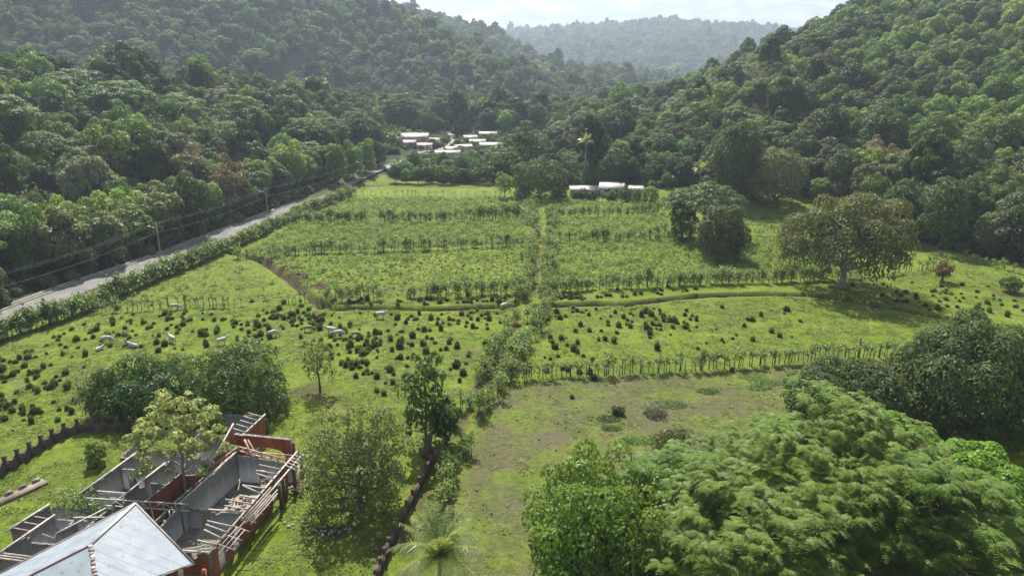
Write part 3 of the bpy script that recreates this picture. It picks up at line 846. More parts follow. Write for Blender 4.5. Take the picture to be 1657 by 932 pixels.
choose(left & (Y < 330), {0: .14, 2: .20, 8: .05, 1: .24, 5: .09, 7: .05, 4: .20, 3: .12, 6: .01}, 0.6)
choose(right_hill, {6: .015, 5: .11, 3: .14, 0: .15, 8: .04, 1: .27, 2: .08, 4: .20, 7: .03}, 0.5)
upper = right_hill & (uu > 1330) & (vv < 260)
choose(upper, {0: .08, 3: .08, 1: .34, 4: .42, 2: .05, 5: .05, 6: .01}, 0.5)
scl = np.clip(np.exp(rng.normal(-0.06, 0.26, N_)), 0.5, 1.6)
scl *= np.where(Y > 1500, 1.75, np.where(Y > 900, 1.2, 1.0))
scl[right_hill] *= 0.8
# low orchard trees between the fields and the village
low = (uu > 610) & (uu < 900) & (Y > 246) & (Y < 392)
scl[low] = rng.uniform(0.38, 0.62, low.sum()) * np.where(Y[low] > 296, np.where(uu[low] > 700, 0.6, 0.78), 1.0)
choose(low, {1: .4, 4: .25, 3: .15, 0: .2}, 0.8)
kind[low & (kind == 2)] = 1
mid_valley = (uu > 840) & (uu < 1090) & (Y > 380) & (Y < 620)
scl[mid_valley] *= 0.72
low2 = (uu >= 900) & (uu < 1120) & (Y > 205) & (Y < 300)
scl[low2] *= 0.68
mast_gap = (np.abs(X - MAST_XY[0] * Y / MAST_XY[1]) < 5.5) & (Y > MAST_XY[1] - 60) & (Y < MAST_XY[1] + 2)
scl[mast_gap] *= np.where(Y[mast_gap] > MAST_XY[1] - 12, 0.3, 0.5)
edge_road = (seg_dist(X, Y, ROAD) < 22) & (Y < 300) & left & (uu < 600)
scl[edge_road] = rng.uniform(0.95, 1.32, edge_road.sum())
sz = scl * rng.uniform(0.85, 1.15, N_)
pick = np.array([kind_start[k] + int(a * len(KINDS[k][2])) for k, a in zip(kind, rng.uniform(0, 0.999, N_))])
rot = rng.uniform(0, 6.283, N_)
# size of each tree in the picture decides which stand as single things
_, _, dep = proj(X, Y, Z)
vtop = proj(X, Y, Z + 12 * sz)[1]
inview = (uu > -30) & (uu < 1690) & (vtop < 930) & (vv > -10)
score = np.where(inview, scl / dep, -1)
order = np.argsort(-score)
N_SINGLE = 265
single = np.zeros(N_, bool); single[order[:N_SINGLE]] = True

tm_cache = {}
def kind_meshes(p):
    if p not in tm_cache:
        nm = KINDS[flat_kind[p]][0]
        tm_cache[p] = tree_meshes(nm, flat_specs[p])
    return tm_cache[p]

ORD = ['first', 'second', 'third', 'fourth', 'fifth', 'sixth', 'seventh', 'eighth', 'ninth', 'tenth', 'eleventh', 'twelfth', 'thirteenth', 'fourteenth', 'fifteenth', 'sixteenth', 'seventeenth', 'eighteenth', 'nineteenth', 'twentieth',
       'twenty-first', 'twenty-second', 'twenty-third', 'twenty-fourth', 'twenty-fifth', 'twenty-sixth', 'twenty-seventh', 'twenty-eighth', 'twenty-ninth', 'thirtieth']
def zone_of(i):
    if left[i] and seg_dist(X[i:i+1], Y[i:i+1], ROAD)[0] < 19 and Y[i] < 300: return 'lining the road'
    if left[i] and Y[i] < 200: return 'behind the roadside row, near end'
    if left[i] and Y[i] < 262: return 'behind the roadside row, far end'
    if left[i]: return 'on the foothill beyond the roadside wood'
    if uu[i] < 905: return 'between the fields and the village'
    if uu[i] < 1120: return 'behind the white farmhouse'
    if Y[i] < 215: return 'at the foot of the slope beside the big pasture tree'
    if Y[i] < 262: return 'low on the slope facing the road'
    return 'higher on the slope facing the road'
buckets = {}
for i in np.where(single)[0]:
    buckets.setdefault((int(kind[i]), zone_of(i)), []).append(int(i))
for (k, z), ids in buckets.items():
    ids.sort(key=lambda i: uu[i])
    for q, i in enumerate(ids):
        nm, ph, _ = KINDS[k]
        noun = 'shrub' if nm == 'shrub' else 'tree'
        lab = ('%s %s %s' % (ph, noun, z)) if len(ids) == 1 else ('%s from the left of %s %ss %s' % (ORD[q], ph, noun, z))
        w = lab.split()
        if len(w) > 16: lab = ' '.join(w[:16])
        e = link(nm, None, loc=(X[i], Y[i], Z[i] - 0.2), rz=rot[i], scale=(scl[i], scl[i], sz[i]))
        tag(e, lab, 'tree', 'forest trees on the valley sides')
        a, b = kind_meshes(pick[i])
        link('trunk', a, e); link('crown', b, e)

rest = ~single
joined = [tree_joined('forest_tree_%02d' % i, s_) for i, s_ in enumerate(flat_specs)]
m_ = rest
scatter('forest', np.stack([X[m_], Y[m_], Z[m_] - 0.3], 1), pick[m_], np.stack([0 * rot[m_], 0 * rot[m_], rot[m_]], 1), np.stack([scl[m_], scl[m_], sz[m_]], 1), joined,
        'mass of mixed green forest covering the hills on both sides', 'forest')
print('forest', N_, 'single', single.sum())
# undergrowth along the wood's edges
ug = sample(95, 420, 3.4)
keep = ~in_poly(ug[:, 0], ug[:, 1], OPEN) & (seg_dist(ug[:, 0], ug[:, 1], ROAD) > 5.6) & (seg_dist(ug[:, 0], ug[:, 1], TRACK) > 4.5) & (seg_dist(ug[:, 0], ug[:, 1], VILLAGE_ROAD) > 2.6)
for (hx, hy), hh in zip(house_xy, HOUSES):
    keep &= np.hypot(ug[:, 0] - hx, ug[:, 1] - hy) > max(hh[2], hh[3]) * 0.5 + 1.0
ug = ug[keep]
ugz = height(ug[:, 0], ug[:, 1], False)
uu2, vv2, _ = proj(ug[:, 0], ug[:, 1], ugz)
keep = (uu2 > -250) & (uu2 < 1900)
ug, ugz = ug[keep], ugz[keep]
k9 = kind_start[9]
s9 = rng.uniform(0.45, 0.95, len(ug))
shr = [tree_joined('undergrowth_kind_%d' % i, make_tree(200 + i, 'loose', 2.6, 3.6, mt, nl=20, crown_h=0.95, n_leaf=1100, trunk=0.08)) for i, mt in enumerate((L_DARK, L_MID, L_OLIVE, L_GREY))]
scatter('undergrowth', np.stack([ug[:, 0], ug[:, 1], ugz - 0.2], 1), rng.integers(0, 4, len(ug)), np.stack([np.zeros(len(ug))] * 2 + [rng.uniform(0, 6.28, len(ug))], 1), np.stack([s9, s9, s9], 1), shr,
        'tangled green undergrowth filling the gaps between the forest trees', 'undergrowth')

# ------------------------------------------------------------------ haze in the valley air
hb = Soup().box((0, 2080, 250), (9800, 5500, 560))
hm = bpy.data.materials.new('haze'); n, l = nt(hm)
ho = n.new('ShaderNodeOutputMaterial'); pv_ = n.new('ShaderNodeVolumePrincipled')
pv_.inputs['Color'].default_value = (0.68, 0.82, 1.0, 1); pv_.inputs['Density'].default_value = HAZE_DENSITY; pv_.inputs['Anisotropy'].default_value = 0.3
l.new(pv_.outputs[0], ho.inputs['Volume'])
tag(link('haze', hb.mesh('haze', [hm])), 'thin pale blue haze lying in the valley air', 'haze', kind='stuff')

# ------------------------------------------------------------------ single trees
def place_tree(name, label, spec, x, y, rz=0.0, cat='tree', group=None, sink=0.1):
    e = link(name, None, loc=(x, y, hz(x, y) - sink), rz=rz)
    tag(e, label, cat, group)
    a, b = tree_meshes(name, spec)
    link('trunk', a, e); link('crown', b, e)
    return e

def hero(name, label, bu, bv, top_v, hw, style, leaf, seed, bark=None, cat='tree', dx=0.0, base=None, **kw):
    """tree standing at pixel (bu, bv), its top at row top_v, hw pixels to either side"""
    x, y = base or GT(bu, bv)
    z0 = hz(x, y)
    top = PY(bu, top_v, y)[2] - z0
    R = hw / F_PX * proj(x, y, z0 + top * 0.6)[2]
    spec = make_tree(seed, style, R, top, leaf, bark, **kw)
    return place_tree(name, label, spec, x, y, cat=cat), x, y, top, R

L_GIANT = leaf_mat('leaf_giant', (0.052, 0.086, 0.026), (0.118, 0.122, 0.046), val=0.05, hue=0.01)
L_GREYDK = leaf_mat('leaf_grey_dark', (0.042, 0.074, 0.023), (0.092, 0.128, 0.046), val=0.05, hue=0.01, spec=0.16)
L_FEATHER = leaf_mat('leaf_feather', (0.075, 0.135, 0.024), (0.15, 0.225, 0.045), val=0.08, hue=0.012, trans=0.45, spec=0.2)
L_SHINY = leaf_mat('leaf_shiny', (0.07, 0.145, 0.02), (0.15, 0.235, 0.04), val=0.05, hue=0.01)
L_PALE = leaf_mat('leaf_pale', (0.14, 0.19, 0.055), (0.32, 0.36, 0.13), val=0.05, hue=0.01)
L_VINE = leaf_mat('leaf_vine', (0.075, 0.165, 0.02), (0.15, 0.27, 0.035), val=0.05, hue=0.01)
L_MANGO = leaf_mat('leaf_mango', (0.034, 0.072, 0.016), (0.075, 0.135, 0.03), val=0.1, hue=0.02)
L_PALM = leaf_mat('leaf_palm', (0.12, 0.17, 0.06), (0.24, 0.28, 0.12), val=0.1, hue=0.01, spec=0.5, rough=0.35)
L_REDDISH = leaf_mat('leaf_reddish', (0.13, 0.09, 0.04), (0.20, 0.16, 0.06), val=0.05)

hero('rain_tree', 'huge lone pasture tree with rust-tinged crown and thick pale trunk', 1362, 465, 313, 103, 'loose', L_GIANT, 301, BARK_PALE, nl=105, n_leaf=30000, L=0.42, W=0.28, crown_h=0.7, lobe=(0.13, 0.27), flat=0.55, low=0.35, trunk=0.72, limbs=26, fork=4.6)
hero('pasture_tree', 'small sparse tree beside the huge lone pasture tree', 1277, 430, 362, 25, 'loose', L_GIANT, 302, nl=22, n_leaf=2200, L=0.45, W=0.3, crown_h=0.8, trunk=0.16, gap=0.15)
hero('umbrella_tree', 'dark flat-topped umbrella tree in the middle of the fields', 1136, 386, 296, 66, 'umbrella', L_UMB, 303, nl=90, n_leaf=17000, L=0.5, W=0.26, crown_h=0.42, flat=0.36, lobe=(0.13, 0.22), trunk=0.5, up=0.9, limbs=18)
hero('pasture_tree', 'dark ragged tree in front of the flat-topped umbrella tree', 1164, 419, 330, 46, 'round', L_GREYDK, 304, nl=50, n_leaf=9000, L=0.5, W=0.33, crown_h=0.88, lobe=(0.2, 0.34), trunk=0.32)
hero('broadleaf_tree', 'dark leafy tree hanging below the umbrella crown', 1104, 386, 318, 26, 'loose', L_MANGO, 305, nl=30, n_leaf=3800, L=0.5, W=0.32, crown_h=0.95, trunk=0.2)
hero('small_tree', 'small rust-coloured tree alone on the pasture', 1524, 456, 421, 15, 'round', L_REDDISH, 306, nl=22, n_leaf=1800, L=0.32, W=0.22, crown_h=0.7, trunk=0.28)
hero('small_tree', 'small round green tree at the edge of the pasture', 1633, 472, 446, 17, 'round', L_MID, 307, nl=22, n_leaf=1800, L=0.34, W=0.22, crown_h=0.8, trunk=0.14)
hero('broadleaf_tree', 'big dark grey-green tree at the end of the sapling fence', 1560, 692, 518, 122, 'round', L_GREYDK, 308, nl=110, n_leaf=36000, L=0.36, W=0.24, crown_h=0.92, lobe=(0.14, 0.25), trunk=0.45, limbs=26, twigs=2)
hero('broadleaf_tree', 'lower dark grey-green tree beside the big one at the fence end', 1365, 690, 586, 100, 'round', L_GREYDK, 309, nl=80, n_leaf=22000, L=0.36, W=0.24, crown_h=0.95, lobe=(0.16, 0.28), trunk=0.3, limbs=20, twigs=2)
# feathery trees in the near corner
FE = dict(twigs=2, limbs=30)
hero('feathery_tree', 'largest feathery bright green tree in the near corner', 1400, 930, 655, 205, 'feather', L_FEATHER, 311, base=(29.5, 56.5), nl=110, n_leaf=1150, crown_h=0.8, trunk=0.5, **FE)
hero('feathery_tree', 'feathery green tree between the glossy tree and the largest one', 1150, 930, 712, 120, 'feather', L_FEATHER, 312, base=(16.6, 56.5), nl=60, n_leaf=480, crown_h=0.85, trunk=0.35, **FE)
hero('feathery_tree', 'feathery green tree cut by the corner of the view', 1590, 930, 742, 150, 'feather', L_FEATHER, 313, base=(35.0, 49.5), nl=80, n_leaf=650, crown_h=0.85, trunk=0.4, **FE)
hero('feathery_tree', 'lowest feathery green tree along the near edge of the view', 1250, 930, 790, 170, 'feather', L_FEATHER, 314, base=(19.5, 48.0), nl=80, n_leaf=600, crown_h=0.85, trunk=0.4, **FE)
hero('broadleaf_tree', 'glossy bright broadleaf tree standing over the dry paddock', 975, 930, 738, 128, 'loose', L_SHINY, 315, base=(7.8, 53.5), nl=80, n_leaf=15000, L=0.36, W=0.2, crown_h=0.97, lobe=(0.12, 0.25), trunk=0.3, limbs=26, twigs=4)
hero('broadleaf_tree', 'low glossy bright bush-like tree at the foot of the glossy one', 915, 930, 800, 70, 'loose', L_SHINY, 316, base=(4.9, 49.0), nl=40, n_leaf=7000, L=0.34, W=0.2, crown_h=0.95, trunk=0.2, limbs=16, twigs=4)
for i, (bx, by, R, H, lab) in enumerate([(39.5, 66.0, 5.0, 6.8, 'vine-smothered thicket behind the feathery trees, nearest the big dark tree'), (45.5, 60.0, 5.5, 6.5, 'vine-smothered thicket behind the feathery trees, nearest the edge of the view')]):
    place_tree('thicket', lab, make_tree(320 + i, 'round', R, H, L_VINE, nl=60, n_leaf=13000, L=0.38, W=0.28, crown_h=1.0, lobe=(0.16, 0.3), trunk=0.2, flat=0.6), bx, by, cat='thicket')
hero('shrub', 'rounded olive bush on the dry paddock', 1088, 728, 690, 36, 'round', L_OLIVE, 325, cat='shrub', nl=26, n_leaf=3600, L=0.26, W=0.14, crown_h=1.0, trunk=0.08)
hero('shrub', 'small grey bush in the middle of the dry paddock', 999, 670, 656, 12, 'loose', L_GREYDK, 326, cat='shrub', nl=16, n_leaf=1200, L=0.22, W=0.12, crown_h=1.0, trunk=0.05)
hero('shrub', 'wide spiky grey-green bush on the dry paddock', 1058, 668, 650, 22, 'round', L_GREY, 327, cat='shrub', nl=20, n_leaf=1800, L=0.3, W=0.08, crown_h=1.0, trunk=0.05)
# dark mango pair behind the ruin
hero('mango_tree', 'wider dark mango-like tree with white cow at its shade edge', 392, 662, 557, 88, 'loose', L_MANGO, 331, nl=80, n_leaf=20000, L=0.38, W=0.18, crown_h=0.97, lobe=(0.18, 0.3), trunk=0.45)
hero('mango_tree', 'dark mango-like tree nearest the scalloped wall', 256, 664, 576, 82, 'loose', L_MANGO, 332, nl=70, n_leaf=17000, L=0.38, W=0.18, crown_h=0.97, lobe=(0.18, 0.3), trunk=0.4)
hero('mango_tree', 'leafy green tree crowding the dark mango-like pair', 182, 672, 596, 40, 'loose', L_MID, 333, nl=34, n_leaf=5000, L=0.38, W=0.22, crown_h=0.95, trunk=0.2)
hero('bare_tree', 'thin half-bare grey tree above the scalloped wall', 148, 676, 590, 28, 'loose', L_GREY, 334, BARK_GREY, nl=26, n_leaf=700, L=0.3, W=0.16, crown_h=0.85, trunk=0.14, limbs=22, twigs=6)
# trees at the ruin
hero('cecropia_tree', 'pale yellow-green tree growing out of the ruined courtyard', 303, 806, 632, 84, 'tier', L_PALE, 335, BARK_GREY, nl=100, n_leaf=2500, L=0.4, W=0.32, crown_h=0.66, lobe=(0.07, 0.14), flat=0.28, trunk=0.2, limbs=40, twigs=3, up=1.0)
hero('small_tree', 'small dark bush growing behind the pale courtyard tree', 352, 735, 668, 22, 'round', L_MID, 336, nl=24, n_leaf=2400, L=0.3, W=0.2, crown_h=0.9, trunk=0.1)
hero('shrub', 'small yellow-green shrub beside the ruined house', 158, 752, 714, 17, 'round', L_BRIGHT, 337, cat='shrub', nl=18, n_leaf=1100, L=0.34, W=0.2, crown_h=0.95, trunk=0.06)
hero('broadleaf_tree', 'big olive many-stemmed tree between the ruin and the lane', 582, 816, 662, 94, 'loose', L_OLIVE, 338, nl=80, n_leaf=10500, L=0.3, W=0.17, crown_h=0.92, lobe=(0.12, 0.24), trunk=0.36, limbs=40, twigs=5, fork=1.2)
hero('tall_tree', 'slim tall dark-leaved tree rising beside the lane', 690, 722, 570, 46, 'loose', L_MID, 339, nl=44, n_leaf=1000, L=0.55, W=0.36, crown_h=0.8, lobe=(0.13, 0.24), trunk=0.17, limbs=22)
hero('broadleaf_tree', 'leafy dark tree over the stump beside the lane', 722, 716, 640, 28, 'loose', L_MID, 340, nl=26, n_leaf=1700, L=0.4, W=0.24, crown_h=0.8, trunk=0.2)
hero('small_tree', 'small thin-leaved tree alone in the cattle pasture', 518, 632, 545, 31, 'loose', L_OLIVE, 341, nl=30, n_leaf=1300, L=0.34, W=0.2, crown_h=0.66, trunk=0.16, limbs=22, twigs=4, gap=0.1)
# far side of the fields
hero('broadleaf_tree', 'dark round tree at the far end of the lane', 872, 321, 256, 46, 'round', L_GREYDK, 351, nl=50, n_leaf=8500, L=0.55, W=0.36, crown_h=0.88, lobe=(0.2, 0.32), trunk=0.35)
hero('shrub', 'grey bush in front of the dark round tree', 845, 325, 298, 15, 'round', L_GREY, 352, cat='shrub', nl=20, n_leaf=1500, L=0.4, W=0.26, crown_h=1.0, trunk=0.08)
hero('rain_tree', 'very large dark spreading tree beside the village', 848, 288, 196, 46, 'umbrella', L_UMB, 353, nl=70, n_leaf=12000, L=0.7, W=0.42, crown_h=0.75, flat=0.5, lobe=(0.2, 0.32), trunk=0.6)
hero('umbrella_tree', 'smaller flat-topped tree in front of the village tree', 822, 294, 238, 33, 'umbrella', L_UMB, 354, nl=50, n_leaf=6500, L=0.55, W=0.33, crown_h=0.5, flat=0.42, lobe=(0.18, 0.28), trunk=0.3)
hero('broadleaf_tree', 'dark globe-shaped tree behind the long farmhouse', 997, 300, 240, 28, 'round', L_MANGO, 355, nl=40, n_leaf=5500, L=0.55, W=0.38, crown_h=0.9, trunk=0.3)
hero('shrub', 'bright green globe-shaped shrub at the field edge', 1051, 330, 301, 16, 'round', L_BRIGHT, 356, cat='shrub', nl=22, n_leaf=2200, L=0.42, W=0.26, crown_h=1.0, trunk=0.1)
hero('shrub', 'dull green shrub next to the bright globe-shaped one', 1032, 326, 305, 12, 'round', L_MID, 357, cat='shrub', nl=18, n_leaf=1300, L=0.4, W=0.25, crown_h=1.0, trunk=0.1)
hero('tall_tree', 'tallest dense dark tree at the foot of the slope', 1188, 322, 194, 46, 'round', L_GREYDK, 358, nl=85, n_leaf=17000, L=0.55, W=0.36, crown_h=0.92, lobe=(0.18, 0.3), trunk=0.5)
hero('broadleaf_tree', 'olive green tree beside the tallest dense dark tree', 1252, 332, 240, 46, 'round', L_OLIVE, 359, nl=60, n_leaf=11000, L=0.5, W=0.33, crown_h=0.9, lobe=(0.2, 0.32), trunk=0.35)
hero('small_tree', 'small bright tree at the far field fence', 816, 320, 278, 19, 'loose', L_BRIGHT, 360, nl=24, n_leaf=1800, L=0.5, W=0.32, crown_h=0.72, trunk=0.14)
for i, (u, v, tv, hw, lf, lab) in enumerate([(938, 321, 303, 13, L_DARK, 'first dark bush hiding the front of the long farmhouse'), (958, 322, 307, 11, L_GREYDK, 'second dark bush along the front of the long farmhouse'), (1012, 322, 299, 14, L_DARK, 'dark bush before the taller white-roofed house'), (990, 323, 309, 10, L_MANGO, 'low dark bush before the join of the white farmhouses'), (905, 318, 303, 14, L_OLIVE, 'olive bush between the dark round tree and the farmhouse')]):
    hero('shrub', lab, u, v, tv, hw, 'loose', lf, 420 + i, cat='shrub', nl=18, n_leaf=1300, L=0.42, W=0.27, crown_h=1.0, trunk=0.08)
ORCH = ['nearest the road', 'second from the road', 'third from the road', 'fourth from the road', 'fifth from the road', 'sixth from the road', 'seventh from the road', 'eighth from the road', 'ninth from the road', 'farthest from the road']
for i, lab in enumerate(ORCH):
    u = 640 + i * 18.5
    hero('orchard_tree', 'dark low orchard tree behind the far field, ' + lab, u, 296 + (i % 3), 266 + (i * 7 % 9), 13, 'loose', (L_DARK, L_MID, L_MANGO)[i % 3], 370 + i, nl=20, n_leaf=1700, L=0.5, W=0.32, crown_h=0.72, trunk=0.13)
for i, (u, v, tv, hw, lf, lab) in enumerate([(652, 284, 254, 22, L_MID, 'spreading tree hiding where the road bends to the village'), (668, 268, 248, 14, L_DARK, 'dark tree beside the hidden bend of the road'), (690, 262, 247, 12, L_MID, 'green tree on the village side of the orchard'), (765, 262, 243, 15, L_DARK, 'dark tree on the near edge of the village'), (738, 270, 252, 14, L_MID, 'mid green tree in the middle of the orchard')]):
    hero('orchard_tree', lab, u, v, tv, hw, 'loose', lf, 430 + i, nl=26, n_leaf=2600, L=0.5, W=0.32, crown_h=0.85, trunk=0.16)
for i, (u, v, tv, hw, lf, lab) in enumerate([(548, 298, 232, 20, L_BRIGHT, 'light green tree crowding the far bend of the road'), (572, 288, 226, 19, L_MID, 'second tree crowding the far bend of the road'), (592, 279, 224, 18, L_BRIGHT, 'third tree crowding the far bend of the road'), (612, 268, 226, 16, L_DARK, 'last dark tree where the road vanishes')]):
    hero('broadleaf_tree', lab, u, v, tv, hw, 'loose', lf, 440 + i, nl=36, n_leaf=6000, L=0.5, W=0.32, crown_h=0.9, trunk=0.25)
# roadside fill trees on the slope side near the big pasture tree
for i, (u, v, tv, hw, lf, lab) in enumerate([(1520, 402, 290, 42, L_DARK, 'tall dark tree behind the small rust-coloured tree'), (1600, 412, 345, 30, L_MID, 'mid green tree behind the pasture edge saplings'), (1450, 385, 300, 34, L_DARK, 'dark tree behind the huge lone tree'), (1655, 425, 330, 40, L_DARK, 'dark tree at the pasture corner under the slope')]):
    hero('broadleaf_tree', lab, u, v, tv, hw, 'round', lf, 390 + i, nl=40, n_leaf=6500, L=0.5, W=0.34, crown_h=0.85, trunk=0.3)
hero('bare_tree', 'leafless white-trunked tree on the slope at the edge of view', 1650, 330, 225, 26, 'loose', L_GREY, 396, BARK_PALE, nl=30, n_leaf=120, crown_h=0.7, trunk=0.3, limbs=26, twigs=6)

# palms
def place_palm(label, x, y, H, seed, **kw):
    e = link('palm_tree', None, loc=(x, y, hz(x, y) - 0.1)); tag(e, label, 'palm tree')
    s, r, (V, Q, t) = palm_soup(seed, H, **kw)
    link('trunk', s.mesh('palm_trunk', [BARK_GREY]), e)
    r.add(V, Q, m=1, tone=t)
    link('crown', r.mesh('palm_crown', [bsdf_mat('rachis', (0.22, 0.24, 0.08), 0.6), L_PALM]), e)
    return e
px_, py_ = -5.9, 47.2
place_palm('young coconut palm with long arching fronds at the near end of the lane', px_, py_, 4.2, 401, n_fr=24, FL=4.8, lw=0.13, ll=1.05, trunk=0.18, lean=0.1, rise=1.35)
for lab, u, v, tv, FLm in [('tall slender palm rising behind the long farmhouse', 945, 300, 228, 3.4), ('silvery palm behind the flat-topped umbrella tree', 1130, 322, 274, 3.2), ('palm beside the small hut next to the village hall', 645, 233, 219, 2.6), ('second palm by the village hall, nearer the roadside wood', 632, 233, 221, 2.4), ('small palm between the village and the big dark tree', 806, 252, 238, 2.4)]:
    x, y = GT(u, v)
    place_palm(lab, x, y, PY(u, tv, y)[2] - hz(x, y), int(u), n_fr=20, FL=FLm, lw=0.16, ll=0.95, trunk=0.2, lean=0.3)

# ------------------------------------------------------------------ living fences
def sapling(seed, H, n, tuft, L=0.24, W=0.16):
    r = np.random.default_rng(seed); s = Soup()
    k = np.linspace(0, 1, 4); b = r.normal(0, 0.06, 2)
    s.tube(np.stack([b[0] * k, b[1] * k, H * 0.82 * k - 0.15 * (1 - k)], 1), 0.05 * (1.15 - 0.6 * k), 5, 0)
    nb = 4
    C = np.stack([r.normal(0, tuft * 0.45, nb), r.normal(0, tuft * 0.45, nb), H * r.uniform(0.66, 0.98, nb)], 1)
    for c in C: s.tube([[b[0] * .8, b[1] * .8, H * 0.6], c], [0.03, 0.012], 4, 0, cap=False)
    idx = r.integers(0, nb, n)
    P = C[idx] + r.normal(size=(n, 3)) * tuft * np.array([0.42, 0.42, 0.34])
    V, Q = leaves(P, norm(r.normal(size=(n, 3)) * 0.6 + np.array([0, 0, 0.8])), L, W, r)
    return s.mesh('living_post', [BARK]), mesh_np('foliage', V, Q, None, [L_FENCE], None, np.repeat(r.uniform(0, 1, n), 4))
def hedge_plant(seed, H=1.75, n=150, tuft=0.62):
    st, _ = sapling(seed, H, 10, 0.4)
    r = np.random.default_rng(seed + 900)
    P = np.stack([r.normal(0, tuft * .5, n), r.normal(0, tuft * .5, n), H * np.clip(r.normal(0.72, 0.2, n), 0.15, 1.15)], 1)
    V, Q = leaves(P, norm(np.stack([P[:, 0], P[:, 1], 0 * P[:, 0]], 1) * 0.7 + r.normal(size=(n, 3)) * 0.45 + np.array([0, 0, 0.7])), 0.27, 0.18, r)
    return st, mesh_np('foliage', V, Q, None, [L_FENCE], None, np.repeat(r.uniform(0, 1, n), 4))
HEDGE = [hedge_plant(560 + i) for i in range(6)]
SAPS = [sapling(500 + i, 1.75, 70, 0.46) for i in range(5)] + [sapling(510 + i, 2.1, 105, 0.62) for i in range(4)]
THIN = [sapling(520 + i, 1.6, 34, 0.34) for i in range(4)]
DRYPOST = [Soup().tube([[0, 0, -0.2], [0.02, 0.01, 0.8], [0.0, 0.03, 1.45]], [0.06, 0.055, 0.05], 5).mesh('dead_post', [BARK_GREY])]
DRYPOST = [(DRYPOST[0], None)]
WIRE = bsdf_mat('wire', (0.25, 0.24, 0.23), 0.6, metal=0.6)
frng = np.random.default_rng(77)
def fence(label, px, spacing, kinds, rows=1, width=0.3, size=(0.8, 1.2), dead=0.1, pts=None, gaps=0.0):
    P = pline(px) if pts is None else np.asarray(pts, float)
    d = np.concatenate([[0], np.cumsum(np.hypot(*np.diff(P, axis=0).T))])
    mid = (P[0] + P[-1]) / 2
    e = link('living_fence', None, loc=(P[0][0], P[0][1], hz(P[0][0], P[0][1])))
    tag(e, label, 'fence', 'living fences of leafy saplings')
    o0 = np.array(e.location)
    # slender wires strung along the posts
    t = np.arange(0, d[-1], 3.0); wx, wy = np.interp(t, d, P[:, 0]), np.interp(t, d, P[:, 1]); wz = height(wx, wy)
    for hgt in (0.5, 1.0):
        link('wire', Soup().tube(np.stack([wx, wy, wz + hgt], 1) - o0, 0.012, 3).mesh('wire', [WIRE]), e)
    pts_ = []
    for r in range(rows):
        t = np.arange(0, d[-1], spacing); t = t + frng.uniform(-.35, .35, len(t)) * spacing
        x = np.interp(t, d, P[:, 0]); y = np.interp(t, d, P[:, 1])
        x += frng.normal(0, width, len(t)); y += frng.normal(0, width, len(t))
        pts_.append(np.stack([x, y], 1))
    pts_ = np.concatenate(pts_)
    pz = height(pts_[:, 0], pts_[:, 1])
    dens = vnoise(pts_[:, 0], pts_[:, 1], 5.0, 31)
    cnt = 0
    for (x, y), z, q in zip(pts_, pz, dens):
        if q < gaps: continue
        cnt += 1
        if cnt > 300: break
        me = DRYPOST[0] if frng.uniform() < dead else kinds[frng.integers(0, len(kinds))]
        s_ = frng.uniform(*size) * (0.85 + 0.35 * q)
        po = link('living_post', me[0], e, loc=(x - o0[0], y - o0[1], z - o0[2]), rz=frng.uniform(0, 6.28), scale=(s_, s_, s_ * frng.uniform(0.85, 1.15)))
        if me[1] is not None: link('foliage', me[1], po)
    return e
fence('living fence closing the dry paddock, straight across from the lane', [(820, 614), (900, 608), (1000, 604), (1130, 598), (1250, 589), (1340, 581), (1450, 576)], 0.55, SAPS[:5] + THIN, size=(1.1, 1.6), width=0.2, gaps=0.12)
fence('thick living hedge along the field side of the road, near half', [(-170, 640), (-60, 586), (0, 553), (129, 509), (200, 478), (258, 452), (342, 417)], 0.8, HEDGE, rows=2, width=0.45, size=(1.25, 1.85), dead=0.02)
fence('thick living hedge along the field side of the road, far half', [(342, 417), (420, 383), (490, 348), (571, 316)], 0.9, HEDGE, rows=2, width=0.5, size=(1.15, 1.7), dead=0.03)
fence('sapling fence between the cattle pasture and the small plot by the road', [(135, 509), (210, 504), (300, 498), (450, 494), (505, 489)], 0.8, THIN + SAPS[:2], size=(0.95, 1.4), width=0.2, gaps=0.12)
fence('sapling fence just above the brown ditch, on the road side of the lane', [(515, 491), (560, 487), (640, 482), (740, 480), (848, 476)], 0.75, SAPS[5:] + HEDGE, size=(1.05, 1.6), gaps=0.12)
fence('sapling fence just above the curving brown ditch, past the big tree', [(885, 473), (1000, 468), (1110, 462), (1250, 458), (1350, 451)], 0.7, SAPS[5:] + HEDGE, size=(1.05, 1.6), gaps=0.12)
fence('sapling fence running from the big pasture tree to the slope', [(1375, 449), (1417, 445), (1489, 440), (1552, 420), (1600, 431), (1660, 446)], 0.9, SAPS[:5] + THIN, size=(0.95, 1.4), gaps=0.12)
fence('second sapling row up the fields, on the road side of the lane', [(385, 418), (538, 411), (700, 404), (850, 398)], 0.85, SAPS + HEDGE, size=(1.1, 1.7), gaps=0.12)
fence('second sapling row up the fields, past the lane', [(905, 393), (1000, 390), (1079, 387)], 0.8, SAPS + HEDGE, size=(1.1, 1.7), gaps=0.12)
fence('short sapling row beyond the umbrella tree', [(1195, 383), (1260, 378), (1300, 376)], 1.0, THIN, size=(0.8, 1.1))
fence('third dense sapling row up the fields, on the road side of the lane', [(478, 362), (650, 358), (845, 353)], 0.7, SAPS[5:] + HEDGE, size=(1.2, 1.9), gaps=0.12)
fence('third sapling row up the fields, past the lane', [(885, 352), (980, 349), (1076, 346)], 0.85, SAPS + HEDGE, size=(1.1, 1.7), gaps=0.12)
fence('farthest post fence along the dirt track', [(571, 316), (700, 318), (832, 319)], 1.3, DRYPOST + THIN, size=(0.9, 1.2), dead=0.4)
